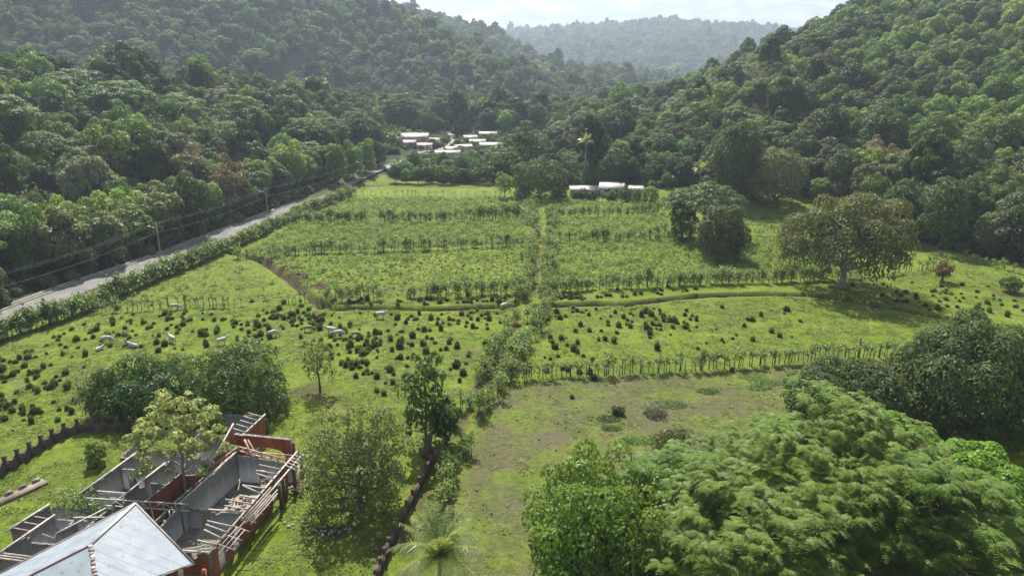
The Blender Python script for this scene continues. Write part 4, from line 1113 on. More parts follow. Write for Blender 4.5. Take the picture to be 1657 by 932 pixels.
LR = [(690, 868), (715, 822), (735, 772), (762, 712), (792, 652), (818, 615), (850, 562), (878, 498), (886, 470), (890, 430), (892, 395), (893, 358)]
LL = [(735, 690), (748, 668), (770, 630), (800, 578), (826, 532), (842, 498), (850, 470), (858, 430), (862, 395), (862, 360), (856, 335)]
fence('bushy hedge on the paddock side of the lane, near stretch', LR[:6], 0.5, SAPS + HEDGE, rows=1, width=0.4, size=(0.75, 1.4), dead=0.1, gaps=0.28)
fence('bushy hedge on the paddock side of the lane, far stretch', LR[5:], 0.85, SAPS + HEDGE, rows=2, width=0.85, size=(0.8, 1.5), dead=0.1, gaps=0.26)
fence('bushy hedge on the pasture side of the lane, near stretch', LL[:6], 0.5, SAPS + HEDGE, rows=1, width=0.4, size=(0.75, 1.4), dead=0.1, gaps=0.28)
fence('bushy hedge on the pasture side of the lane, far stretch', LL[5:], 0.9, SAPS + HEDGE, rows=2, width=0.85, size=(0.8, 1.5), dead=0.1, gaps=0.26)

# old gate post in the near fence
gpx, gpy = GT(1389, 578)
gp = Soup().tube([[0, 0, -.3], [0.06, 0, 1.6], [-0.12, 0, 3.2]], [0.17, 0.14, 0.1], 7).tube([[0.03, 0, 2.2], [0.5, 0, 2.6]], [0.06, 0.04], 5)
tag(link('gate_post', gp.mesh('gate_post', [BARK]), loc=(gpx, gpy, hz(gpx, gpy))), 'weathered thick wooden post standing above the near sapling fence', 'post')

# ------------------------------------------------------------------ grass clumps
def tussock(seed, n=90, H=1.0, R=0.42, mt=None):
    r = np.random.default_rng(seed); s = Soup()
    a = r.uniform(0, 6.283, n); rr = R * np.sqrt(r.uniform(0, 1, n)); h = H * r.uniform(0.7, 1.08, n) * (1.08 - 0.55 * (rr / R) ** 2); w = 0.06
    B = np.stack([rr * np.cos(a) * .8, rr * np.sin(a) * .8, np.full(n, -0.08)], 1)
    o = np.stack([np.cos(a), np.sin(a), 0 * a], 1); sd = np.stack([-np.sin(a), np.cos(a), 0 * a], 1) * w
    M = B + o * (0.04 + rr * 0.12)[:, None] + np.array([0, 0, 1]) * (h * 0.7)[:, None]
    T = M + o * (0.08 + rr * 0.25)[:, None] * r.uniform(0.4, 1.3, n)[:, None] + np.array([0, 0, 1]) * (h * 0.3 * r.uniform(-0.3, 1, n))[:, None]
    V = np.stack([B - sd, B + sd, M + sd, M - sd, T], 1).reshape(-1, 3)
    i = np.arange(n) * 5
    tn = np.stack([np.zeros(n), np.zeros(n), r.uniform(.3, .7, n), r.uniform(.3, .7, n), r.uniform(.6, 1, n)], 1).ravel()
    s.add(V, np.stack([i, i + 1, i + 2, i + 3], 1), np.stack([i + 3, i + 2, i + 4], 1), tone=tn)
    return s.mesh('grass_clump', [mt or L_TUSS])
TUS = [tussock(600 + i, 170, 1.05, 0.5) for i in range(6)]
L_FIELD = leaf_mat('leaf_field', (0.05, 0.09, 0.016), (0.115, 0.165, 0.034), trans=0.35, val=0.5)
FPL = [tussock(630 + i, 60, 0.6, 0.5, L_FIELD) for i in range(3)]
L_CROP = leaf_mat('leaf_crop', (0.10, 0.165, 0.028), (0.185, 0.26, 0.056), val=0.35, spec=0.15)
def crop(seed, n=46):
    r = np.random.default_rng(seed)
    P = r.normal(size=(n, 3)) * np.array([0.3, 0.3, 0.22]) + np.array([0, 0, 0.55])
    P[:, 2] = np.abs(P[:, 2])
    V, Q = leaves(P, norm(P * np.array([1, 1, 0]) + r.normal(size=(n, 3)) * 0.4 + np.array([0, 0, 0.8])), 0.3, 0.17, r)
    s = Soup(); s.tube([[0, 0, -.1], [0, 0, .6]], [.03, .015], 4); s.add(V, Q, m=1, tone=np.repeat(r.uniform(0, 1, n), 4))
    return s.mesh('crop', [BARK, L_CROP])
FPL += [crop(640 + i) for i in range(4)]
CL = [(20, 590, 25, 14, 10, 'at the hedge corner of the cattle pasture'), (55, 612, 30, 9, 9, 'in the pasture below the hedge corner'), (105, 560, 50, 16, 15, 'in the pasture beside the road hedge'), (172, 545, 40, 13, 11, 'around the grazing cows nearest the road'), (222, 545, 30, 16, 11, 'between the grazing cows and dark trees'),
      (272, 520, 30, 9, 15, 'below the sapling fence near the road hedge'), (312, 538, 30, 14, 11, 'behind the dark mango-like trees'), (384, 520, 40, 11, 14, 'in the pasture above the wider mango-like tree'), (60, 652, 50, 15, 16, 'outside the scalloped wall'), (18, 668, 30, 11, 11, 'at the pasture corner outside the scalloped wall'), (78, 628, 25, 11, 9, 'uphill of the scalloped wall'),
      (470, 511, 25, 5, 24, 'in the thick cluster below the ditch bend'), (432, 541, 30, 10, 11, 'near the lone white cow below the ditch bend'), (512, 521, 25, 6, 16, 'beside the pair of white cows'), (562, 545, 28, 9, 20, 'behind the small thin-leaved tree'), (602, 560, 24, 11, 12, 'in mid pasture beyond the small thin-leaved tree'),
      (580, 586, 20, 11, 18, 'clustered beside the lone small tree'), (650, 545, 40, 14, 20, 'in mid pasture above the slim tall tree'), (722, 516, 40, 7, 18, 'below the straight ditch'), (742, 560, 36, 18, 18, 'in the pasture beside the lane'), (785, 506, 22, 7, 13, 'where the straight ditch meets the lane'), (700, 592, 36, 20, 9, 'behind the slim tall tree'), (622, 605, 30, 20, 9, 'behind the big olive tree'),
      (560, 493, 50, 3, 15, 'between ditch bend and sapling fence'), (680, 489, 80, 3, 16, 'on the bank of the straight ditch'), (790, 489, 25, 4, 12, 'at the lane end of the straight ditch'), (900, 562, 14, 18, 7, 'past the lane hedge in the ditch pasture'), (935, 512, 28, 13, 14, 'below the curving ditch near the lane'), (962, 552, 38, 26, 18, 'in the middle of the ditch pasture'),
      (1062, 516, 28, 7, 24, 'in the dense patch below the curving ditch'), (1092, 531, 20, 7, 11, 'under the dense patch by the curving ditch'), (1220, 522, 30, 18, 7, 'below the long shadow of the big tree'), (1150, 560, 60, 18, 9, 'above the near sapling fence'), (922, 482, 14, 3, 12, 'on the bank of the curving ditch near the lane'), (1000, 478, 30, 3, 9, 'on the bank of the curving ditch'), (1075, 472, 30, 3, 7, 'between the curving ditch and its sapling fence'),
      (1480, 480, 40, 10, 18, 'beyond the big tree shadow'), (1565, 480, 40, 13, 16, 'near the small rust-coloured tree'), (1620, 505, 30, 16, 12, 'at the pasture edge near the small round tree')]
trng = np.random.default_rng(88)
tus = []
for ci_, (u, v, su, sv, cnt, lab) in enumerate(CL):
    for _ in range(int(cnt * 1.6)):
        a, b = u + trng.normal(0, su * 1.1), v + trng.normal(0, sv * 1.15)
        x, y = G0(a, b)
        if seg_dist(np.array([x]), np.array([y]), LANE)[0] < 2.2 or min(seg_dist(np.array([x]), np.array([y]), D)[0] for D in (DITCH_A, DITCH_B, DITCH_C)) < 1.4: continue
        if seg_dist(np.array([x]), np.array([y]), ROAD)[0] < 9: continue
        tus.append((ci_, a, x, y, float(np.clip(np.exp(trng.normal(-0.45, 0.28)), 0.3, 1.0))))
tus.sort(key=lambda t: -t[4] / math.hypot(t[2], t[3]))
single_t, rest_t = tus[:295], tus[295:]
by = {}
for t in single_t: by.setdefault(t[0], []).append(t)
for ci_, ts in by.items():
    ts.sort(key=lambda t: t[1])
    for q, t in enumerate(ts):
        lab = ('dark grass clump ' if len(ts) == 1 else '%s grass clump from the left ' % ORD[q]) + CL[ci_][5]
        o = link('grass_clump', TUS[trng.integers(0, 6)], loc=(t[2], t[3], hz(t[2], t[3])), rz=trng.uniform(0, 6.28), scale=(t[4] * trng.uniform(.8, 1.2), t[4] * trng.uniform(.8, 1.2), t[4] * trng.uniform(0.95, 1.45)))
        tag(o, lab, 'grass clump', 'dark grass clumps in the pastures')
rp = np.array([(t[2], t[3]) for t in rest_t]); rs = np.array([t[4] for t in rest_t])
# rows of small plants in the far fields, thin weeds elsewhere
def fill(poly_px, sp, prob=1.0, jit=0.42):
    poly = [G0(*p) for p in poly_px]; P = np.array(poly)
    xs = np.arange(P[:, 0].min(), P[:, 0].max(), sp); ys = np.arange(P[:, 1].min(), P[:, 1].max(), sp)
    A, B = np.meshgrid(xs, ys); A = A + trng.uniform(-jit, jit, A.shape) * sp; B = B + trng.uniform(-jit, jit, B.shape) * sp
    A, B = A.ravel(), B.ravel()
    m = in_poly(A, B, poly) & (trng.uniform(size=A.shape) < prob) & (seg_dist(A, B, ROAD) > 6) & (seg_dist(A, B, LANE) > 2)
    return np.stack([A[m], B[m]], 1)
fields = [fill([(400, 416), (850, 398), (852, 472), (530, 486), (440, 425)], 1.15), fill([(480, 362), (850, 356), (850, 394), (390, 414)], 0.85), fill([(570, 320), (840, 322), (848, 352), (482, 360)], 1.0),
          fill([(900, 394), (1300, 380), (1420, 440), (1340, 450), (890, 470)], 1.0), fill([(890, 355), (1080, 348), (1080, 386), (905, 391)], 0.9), fill([(880, 325), (1080, 335), (1080, 345), (885, 350)], 1.0), fill([(1200, 335), (1290, 350), (1400, 400), (1420, 430), (1300, 378), (1200, 380)], 1.3),
          fill([(340, 420), (380, 418), (500, 488), (150, 505)], 2.3, 0.6)]
fp = np.concatenate(fields); fs = np.clip(np.exp(trng.normal(-1.0, 0.35, len(fp))), 0.15, 0.75)
leafy = np.concatenate([np.full(len(f), q) for f, q in zip(fields, (0.45, 0.9, 0.75, 0.6, 0.85, 0.75, 0.7, 0.4))])
fpick = np.where(trng.uniform(size=len(fp)) < leafy, 3 + trng.integers(0, 4, len(fp)), trng.integers(0, 3, len(fp)))
fs = np.where(fpick > 2, fs * 2.0, fs)
ap = np.concatenate([rp, fp]); as_ = np.concatenate([rs, fs])
scatter('field_plants', np.stack([ap[:, 0], ap[:, 1], height(ap[:, 0], ap[:, 1])], 1), np.concatenate([trng.integers(7, 10, len(rp)), fpick]), np.stack([np.zeros(len(ap))] * 2 + [trng.uniform(0, 6.28, len(ap))], 1), np.stack([as_ * 1.1, as_ * 1.1, as_ * 0.9], 1), FPL + TUS[:3],
        'countless small dark plants dotted over the far fields', 'field plants')
# short pasture grass
GT_ = [tussock(650 + i, 30, 0.22, 0.6, L_GRASS) for i in range(5)]
gp_ = np.concatenate([fill([(-120, 640), (-30, 560), (135, 510), (500, 492), (850, 480), (760, 640), (690, 735), (470, 700), (430, 690), (180, 690), (0, 770), (-300, 940)], 0.75, 0.8), fill([(860, 500), (1300, 480), (1550, 520), (1750, 620), (1450, 574), (830, 610)], 0.75, 0.8),
                      fill([(1380, 452), (1560, 425), (1700, 450), (1900, 640), (1550, 516), (1300, 474)], 0.85, 0.8), fill([(-60, 770), (180, 695), (420, 700), (470, 700), (690, 735), (640, 940), (600, 1000), (-200, 1000)], 0.62, 0.9),
                      fill([(825, 616), (1445, 580), (1600, 700), (1000, 960), (700, 960), (750, 780)], 0.95, 0.5), fill([(400, 416), (850, 398), (852, 472), (530, 486)], 1.0, 0.7), fill([(900, 394), (1300, 380), (1420, 440), (1340, 450), (890, 470)], 1.0, 0.7), fill([(480, 362), (850, 356), (850, 394), (390, 414)], 1.0, 0.8), fill([(570, 320), (840, 322), (848, 352), (482, 360)], 1.1, 0.8), fill([(150, 505), (342, 420), (380, 418), (500, 488)], 0.9, 0.8)])
RUIN_POLY = [(-45.5, 46), (-43, 57.5), (-40.5, 69), (-32, 73.5), (-22.5, 71), (-22, 56), (-23.5, 44)]
gp_ = gp_[~in_poly(gp_[:, 0], gp_[:, 1], RUIN_POLY)]
dmin = np.minimum.reduce([seg_dist(gp_[:, 0], gp_[:, 1], D) for D in (DITCH_A, DITCH_B, DITCH_C)])
gp_ = gp_[(dmin > 1.5) & (vnoise(gp_[:, 0], gp_[:, 1], 3.0, 40) > 0.3)]
gs_ = trng.uniform(0.5, 1.25, len(gp_)) * (0.6 + 0.8 * vnoise(gp_[:, 0], gp_[:, 1], 2.2, 41))
scatter('grass', np.stack([gp_[:, 0], gp_[:, 1], height(gp_[:, 0], gp_[:, 1])], 1), trng.integers(0, 5, len(gp_)), np.stack([np.zeros(len(gp_))] * 2 + [trng.uniform(0, 6.28, len(gp_))], 1), np.stack([gs_, gs_, gs_ * trng.uniform(.6, 1.2, len(gp_))], 1), GT_,
        'short bright green grass of the pastures', 'grass')
print('grass', len(gp_), 'plants', len(ap), 'clumps', len(single_t))
# flat dark green weed mats on the dry paddock
for i, (u, v, r, lab) in enumerate([(1218, 610, 1.5, 'highest flat weed patch on the dry paddock'), (1245, 620, 1.4, 'weed patch just under the highest one on the paddock'), (1145, 633, 1.1, 'flat weed patch near the middle of the paddock'), (1228, 628, 1.2, 'lowest of the three close weed patches on the paddock'), (1086, 655, 1.4, 'weed patch beside the spiky grey-green bush'), (985, 678, 1.1, 'weed patch beside the small grey bush'), (990, 693, .9, 'weed patch below the small grey bush'), (1010, 715, .8, 'weed patch above the glossy tree'), (1035, 713, 1.3, 'weed patch beside the rounded olive bush')]):
    x, y = GT(u, v)
    r_ = np.random.default_rng(700 + i); n_ = 420
    a = r_.uniform(0, 6.28, n_); q = np.sqrt(r_.uniform(0, 1, n_)) * r
    P = np.stack([q * np.cos(a) * 1.5, q * np.sin(a) * 0.9, 0.04 + 0.28 * (1 - (q / r) ** 2) * r_.uniform(0.3, 1, n_)], 1)
    V, Q = leaves(P, norm(r_.normal(size=(n_, 3)) * .6 + np.array([0, 0, 1])), 0.22, 0.13, r_)
    tag(link('weed_patch', mesh_np('weed_patch', V, Q, None, [L_MID], None, np.repeat(r_.uniform(0, 1, n_), 4)), loc=(x, y, hz(x, y))), lab, 'weed patch', 'weed patches on the dry paddock')

# ------------------------------------------------------------------ village and farm houses
ROOFS = {'white': bsdf_mat('roof_white', (0.6, 0.59, 0.57), 0.6, col2=(0.36, 0.32, 0.28), scale=0.5, spec=0.3, detail=8), 'pink': bsdf_mat('roof_pink', (0.55, 0.42, 0.38), 0.6, col2=(0.45, 0.33, 0.3), scale=0.6),
         'tan': bsdf_mat('roof_tan', (0.5, 0.43, 0.37), 0.6, col2=(0.36, 0.3, 0.26), scale=0.6), 'grey': bsdf_mat('roof_grey', (0.36, 0.37, 0.35), 0.6, col2=(0.25, 0.26, 0.25), scale=0.6),
         'teal': bsdf_mat('roof_teal', (0.3, 0.55, 0.53), 0.5, scale=0.6), 'red': bsdf_mat('roof_red', (0.42, 0.1, 0.07), 0.7, scale=0.6)}
WALLS = [bsdf_mat('wall_cream', (0.55, 0.5, 0.42), 0.9, scale=0.8), bsdf_mat('wall_white', (0.66, 0.65, 0.62), 0.9, scale=0.8), bsdf_mat('wall_blue', (0.4, 0.5, 0.58), 0.9, scale=0.8), bsdf_mat('wall_dark', (0.22, 0.18, 0.15), 0.9, scale=0.8)]
GLASS = bsdf_mat('dark_pane', (0.03, 0.035, 0.04), 0.15, spec=0.6)
TIMBER = bsdf_mat('timber', (0.2, 0.14, 0.09), 0.8)

def house(x, y, w, d, h, rz, roof, wallm, label, name='village_house'):
    """walls with a gable roof whose ridge runs along its length, door and windows on the near side"""
    z = hz(x, y)
    e = link(name, None, loc=(x, y, z), rz=rz); tag(e, label, 'house', 'houses of the village and farms')
    eh = h * 0.66
    link('wall', Soup().box((0, 0, eh / 2 - 0.3), (w, d, eh + 0.6)).mesh('wall', [wallm]), e)
    for sx in (-1, 1):
        V = [(sx * w / 2, -d / 2, eh), (sx * w / 2, d / 2, eh), (sx * w / 2, 0, h - 0.08), (sx * (w / 2 - .15), -d / 2, eh), (sx * (w / 2 - .15), d / 2, eh), (sx * (w / 2 - .15), 0, h - 0.08)]
        link('gable', Soup().add(V, [[0, 1, 4, 3], [1, 2, 5, 4], [2, 0, 3, 5]], [[0, 2, 1], [3, 4, 5]]).mesh('gable', [wallm]), e)
    o = 0.5
    sl = (h - eh) / (d / 2)
    for sy in (-1, 1):
        ye, ze = sy * (d / 2 + o), eh - sl * o
        V = [(-w / 2 - o, ye, ze), (w / 2 + o, ye, ze), (w / 2 + o, 0, h), (-w / 2 - o, 0, h)]
        V += [(a, b, c + 0.07) for a, b, c in V]
        link('roof_slope', Soup().add(V, BOXQ).mesh('roof_slope', [ROOFS[roof]]), e)
    link('ridge_cap', Soup().box((0, 0, h + 0.08), (w + 2 * o, 0.3, 0.08)).mesh('ridge_cap', [ROOFS['grey']]), e)
    link('door', Soup().box((-w * 0.1, -d / 2 - 0.02, 0.95), (0.9, 0.08, 1.9)).mesh('door', [TIMBER]), e)
    k = max(2, int(w / 3))
    for i in range(k):
        wx = -w / 2 + w * (i + 0.5) / k
        if abs(wx + w * 0.1) < 0.9: continue
        f = link('window', Soup().box((wx, -d / 2 - 0.015, eh * 0.55), (1.1, 0.08, 0.9)).mesh('window', [WALLS[1]]), e)
        link('pane', Soup().box((wx, -d / 2 - 0.045, eh * 0.55), (0.9, 0.06, 0.7)).mesh('pane', [GLASS]), f)
    return e
for i, ((x, y), (u, v, w, d, h, rz, roof, lab)) in enumerate(zip(house_xy, HOUSES)):
    house(x, y, w, d, h, rz, roof, WALLS[2] if 'blue wall' in lab else WALLS[(0, 1, 3)[i % 3]], lab)

# ------------------------------------------------------------------ red and white mast
TR, TW = bsdf_mat('mast_red', (0.42, 0.07, 0.05), 0.6), bsdf_mat('mast_white', (0.75, 0.74, 0.72), 0.6)
tx, ty = MAST_XY
tz = hz(tx, ty); TH = PY(765, 139, ty)[2] - tz
mast = tag(link('radio_mast', None, loc=(tx, ty, tz)), 'red and white lattice radio mast rising from the forest by the village', 'mast')
NS = 6
for k in range(NS):
    a, b = TH * k / NS, TH * (k + 1) / NS
    ra, rb = 1.5 * (1 - 0.72 * k / NS), 1.5 * (1 - 0.72 * (k + 1) / NS)
    s = Soup(); cs = [(-1, -1), (1, -1), (1, 1), (-1, 1)]
    for j in range(4):
        p, q = cs[j], cs[(j + 1) % 4]
        s.bar((p[0] * ra, p[1] * ra, a), (p[0] * rb, p[1] * rb, b), 0.5)
        mz, rm = (a + b) / 2, (ra + rb) / 2
        s.bar((p[0] * ra, p[1] * ra, a), (q[0] * rm, q[1] * rm, mz), 0.3); s.bar((q[0] * rm, q[1] * rm, mz), (p[0] * rb, p[1] * rb, b), 0.3)
        s.bar((p[0] * rb, p[1] * rb, b), (q[0] * rb, q[1] * rb, b), 0.13)
    link('lattice_section', s.mesh('lattice_section', [TW if k % 2 else TR]), mast)
link('antenna', Soup().tube([(0, 0, TH), (0, 0, TH + 2.5)], 0.06, 5).mesh('antenna', [TW]), mast)
for k, (a, zz) in enumerate([(0.3, 0.9), (2.4, 0.84), (-1.6, 0.78)]):
    link('dish', Soup().tube([(math.cos(a) * .5, math.sin(a) * .5 - .2, TH * zz), (math.cos(a) * .8, math.sin(a) * .8 - .4, TH * zz)], [0.5, 0.45], 10).mesh('dish', [TW]), mast)

# ------------------------------------------------------------------ street lamps on power poles, wires
POLE = bsdf_mat('pole_concrete', (0.30, 0.29, 0.28), 0.9, scale=2)
LAMP = bsdf_mat('lamp_grey', (0.6, 0.62, 0.62), 0.4, metal=0.3)
pA, pB, pC = np.array(GT(262, 424)), np.array(GT(435, 356)), np.array(GT(588, 299))
poles = [pA - (pB - pA) * 1.0, pA, pB, pC]
rdir = norm((pB - pA)[None])[0]; rang = math.atan2(rdir[1], rdir[0])
PLAB = [None, 'street lamp pole beside the road, nearest one', 'street lamp pole beside the road, middle one', 'street lamp pole beside the road, where it meets the dirt track']
for p, lab in zip(poles, PLAB):
    if lab is None: continue
    e = tag(link('street_lamp', None, loc=(p[0], p[1], hz(*p)), rz=rang), lab, 'street lamp', 'lamp poles along the road')
    link('pole', Soup().tube([(0, 0, -.5), (0, 0, 4), (0, 0, 9.0)], [0.17, 0.15, 0.11], 8).mesh('pole', [POLE]), e)
    link('crossarm', Soup().bar((0, -0.9, 8.5), (0, 0.9, 8.5), 0.1).mesh('crossarm', [TIMBER]), e)
    for yy in (-0.8, 0, 0.8):
        link('insulator', Soup().tube([(0, yy, 8.55), (0, yy, 8.78)], [0.06, 0.04], 6).mesh('insulator', [WALLS[1]]), e)
    link('lamp_arm', Soup().tube([(0, 0.1, 7.4), (0, 0.9, 7.8), (0, 1.6, 7.9)], 0.04, 5).mesh('lamp_arm', [LAMP]), e)
    link('lamp_head', Soup().tube([(0, 1.5, 7.9), (0, 1.75, 7.93), (0, 2.15, 7.9), (0, 2.3, 7.86)], [0.07, 0.15, 0.14, 0.04], 8).mesh('lamp_head', [LAMP]), e)
poles = [pA - (pB - pA) * 2.0] + poles + [pC + (pC - pB) * 0.45]
side = np.array([-rdir[1], rdir[0]])
for off, zz, lab in [(-0.8, 8.8, 'power wire on the field side of the poles'), (0.0, 8.8, 'power wire over the middle of the poles'), (0.8, 8.8, 'power wire on the wooded side of the poles'), (0.15, 6.6, 'thick low cable slung between the lamp poles')]:
    pts = []
    for a, b in zip(poles[:-1], poles[1:]):
        t = np.linspace(0, 1, 13)[:-1]
        q = a + (b - a) * t[:, None] + side * off
        pts.append(np.stack([q[:, 0], q[:, 1], zz - 0.9 * 4 * t * (1 - t)], 1))
    tag(link('power_wire', Soup().tube(np.concatenate(pts), 0.011 if zz > 7 else 0.02, 4).mesh('power_wire', [bsdf_mat('cable', (0.16, 0.16, 0.165), 0.6)])), lab, 'wire', 'wires along the road')

# ------------------------------------------------------------------ cattle
def animal(joints, edges, name, mat):
    """skin a skeleton (joint: position + radius) into one continuous body"""
    me = bpy.data.meshes.new(name)
    names = list(joints); idx = {k: i for i, k in enumerate(names)}
    me.from_pydata([joints[k][0] for k in names], [(idx[a], idx[b]) for a, b in edges], [])
    o = bpy.data.objects.new('temp_body', me); COL.objects.link(o)
    sk = o.modifiers.new('skin', 'SKIN'); sk.use_smooth_shade = True
    sd = me.skin_vertices[0].data
    for i, k in enumerate(names):
        r = joints[k][1]; sd[i].radius = (r, r) if not isinstance(r, tuple) else r
        sd[i].use_root = (i == 0)
    ss = o.modifiers.new('sub', 'SUBSURF'); ss.levels = 1; ss.render_levels = 1
    dg = bpy.context.evaluated_depsgraph_get()
    out = bpy.data.meshes.new_from_object(o.evaluated_get(dg))
    bpy.data.objects.remove(o); out.materials.clear(); out.materials.append(mat); out.name = name
    return out

def cow_mesh(graze, mat, nm):
    J = {'mid': ((0, 0, 1.02), 0.36), 'rump': ((-0.62, 0, 1.08), 0.31), 'tailhead': ((-0.86, 0, 1.14), 0.16), 'chest': ((0.55, 0, 1.0), 0.35), 'hump': ((0.6, 0, 1.36), 0.13)}
    if graze:
        J.update({'neck': ((0.95, 0, 0.86), 0.2), 'poll': ((1.22, 0, 0.48), 0.145), 'muzzle': ((1.36, 0, 0.12), 0.085)})
    else:
        J.update({'neck': ((0.9, 0, 1.28), 0.2), 'poll': ((1.18, 0, 1.5), 0.15), 'muzzle': ((1.52, 0, 1.3), 0.09)})
    E = [('mid', 'rump'), ('rump', 'tailhead'), ('mid', 'chest'), ('chest', 'hump'), ('chest', 'neck'), ('neck', 'poll'), ('poll', 'muzzle')]
    for s, t in ((-1, 'r'), (1, 'l')):
        J.update({'hip' + t: ((-0.62, s * 0.17, 0.8), 0.17), 'stifle' + t: ((-0.52, s * 0.2, 0.62), 0.11), 'hock' + t: ((-0.78, s * 0.2, 0.42), 0.065), 'hfet' + t: ((-0.72, s * 0.2, 0.1), 0.055), 'hhoof' + t: ((-0.66, s * 0.2, 0.0), 0.065),
                  'sho' + t: ((0.52, s * 0.18, 0.74), 0.14), 'knee' + t: ((0.55, s * 0.18, 0.4), 0.075), 'ffet' + t: ((0.53, s * 0.18, 0.1), 0.055), 'fhoof' + t: ((0.58, s * 0.18, 0.0), 0.065),
                  'ear' + t: (tuple(np.array(J['poll'][0]) + np.array((-0.05, s * 0.24, -0.02))), 0.045), 'horn' + t: (tuple(np.array(J['poll'][0]) + np.array((-0.02, s * 0.13, 0.2))), 0.025)})
        E += [('rump', 'hip' + t), ('hip' + t, 'stifle' + t), ('stifle' + t, 'hock' + t), ('hock' + t, 'hfet' + t), ('hfet' + t, 'hhoof' + t), ('chest', 'sho' + t), ('sho' + t, 'knee' + t), ('knee' + t, 'ffet' + t), ('ffet' + t, 'fhoof' + t), ('poll', 'ear' + t), ('poll', 'horn' + t)]
    J.update({'tail1': ((-1.0, 0, 0.85), 0.035), 'tail2': ((-1.02, 0, 0.45), 0.05)}); E += [('tailhead', 'tail1'), ('tail1', 'tail2')]
    return animal(J, E, nm, mat)
def cow_lying(mat):
    J = {'mid': ((0, 0, 0.42), 0.36), 'rump': ((-0.62, 0, 0.42), 0.33), 'tailhead': ((-0.9, 0, 0.4), 0.16), 'chest': ((0.55, 0, 0.45), 0.34), 'neck': ((0.9, 0, 0.78), 0.19), 'poll': ((1.12, 0, 1.02), 0.14), 'muzzle': ((1.42, 0, 0.88), 0.085), 'hump': ((0.58, 0, 0.8), 0.12)}
    E = [('mid', 'rump'), ('rump', 'tailhead'), ('mid', 'chest'), ('chest', 'neck'), ('neck', 'poll'), ('poll', 'muzzle'), ('chest', 'hump')]
    for s, t in ((-1, 'r'), (1, 'l')):
        J.update({'st' + t: ((-0.35, s * 0.42, 0.2), 0.14), 'hk' + t: ((-0.1, s * 0.48, 0.07), 0.06), 'kn' + t: ((0.82, s * 0.25, 0.14), 0.08), 'ho' + t: ((0.55, s * 0.3, 0.05), 0.055), 'ear' + t: ((1.08, s * 0.24, 1.0), 0.045)})
        E += [('rump', 'st' + t), ('st' + t, 'hk' + t), ('chest', 'kn' + t), ('kn' + t, 'ho' + t), ('poll', 'ear' + t)]
    return animal(J, E, 'cow_lying', mat)
HIDE = bsdf_mat('hide_white', (0.55, 0.52, 0.48), 0.8, col2=(0.38, 0.36, 0.33), scale=1.5)
HIDE2 = bsdf_mat('hide_brown', (0.38, 0.28, 0.2), 0.8, col2=(0.28, 0.2, 0.14), scale=1.5)
C_ST, C_GR, C_LY, C_BR = cow_mesh(False, HIDE, 'cow'), cow_mesh(True, HIDE, 'cow_grazing'), cow_lying(HIDE), cow_mesh(True, HIDE2, 'cow_brown')
for u, v, a, me, s, lab in [(283, 502, 0.3, C_GR, 1, 'white cow grazing just below the sapling fence by the road'), (174, 555, 0.1, C_GR, 1.05, 'white cow grazing nearest the road hedge'), (216, 562, 2.9, C_LY, 1, 'white cow lying among clumps above the mango-like trees'), (161, 567, 1.0, C_LY, .8, 'white calf lying behind the cow nearest the hedge'),
                             (279, 554, 2.5, C_ST, 1, 'white cow standing behind the dark mango-like tree near the wall'), (359, 558, 0.6, C_ST, 1, 'white cow standing above the wider mango-like tree'), (414, 564, 2.7, C_ST, .95, 'white cow half behind the wider mango-like tree'), (442, 546, 0.5, C_GR, 1, 'lone white cow below the ditch bend cluster'),
                             (499, 537, 0.2, C_BR, .95, 'dull brown cow among the thick clumps'), (537, 541, 3.0, C_ST, 1.05, 'white cow of the close pair, farther from the camera'), (548, 546, 0.2, C_GR, 1.05, 'white cow of the close pair, nearer to the camera'), (576, 546, 0.0, C_BR, .9, 'dull brown cow beside the close white pair'),
                             (616, 516, 0.0, C_ST, 1.05, 'white cow side-on just below the straight ditch'), (815, 500, 0.7, C_ST, .95, 'white cow at the ditch end beside the lane'), (400, 670, 3.6, C_GR, 1.15, 'white cow grazing at the shade edge beside the ruin'), (328, 668, 2.7, C_GR, 1.1, 'white cow in the shade behind the pale courtyard tree')]:
    x, y = GT(u, v)
    tag(link('cow', me, loc=(x, y, hz(x, y) + 0.02), rz=a, scale=s * 0.85), lab, 'cow', 'cattle in the pasture')

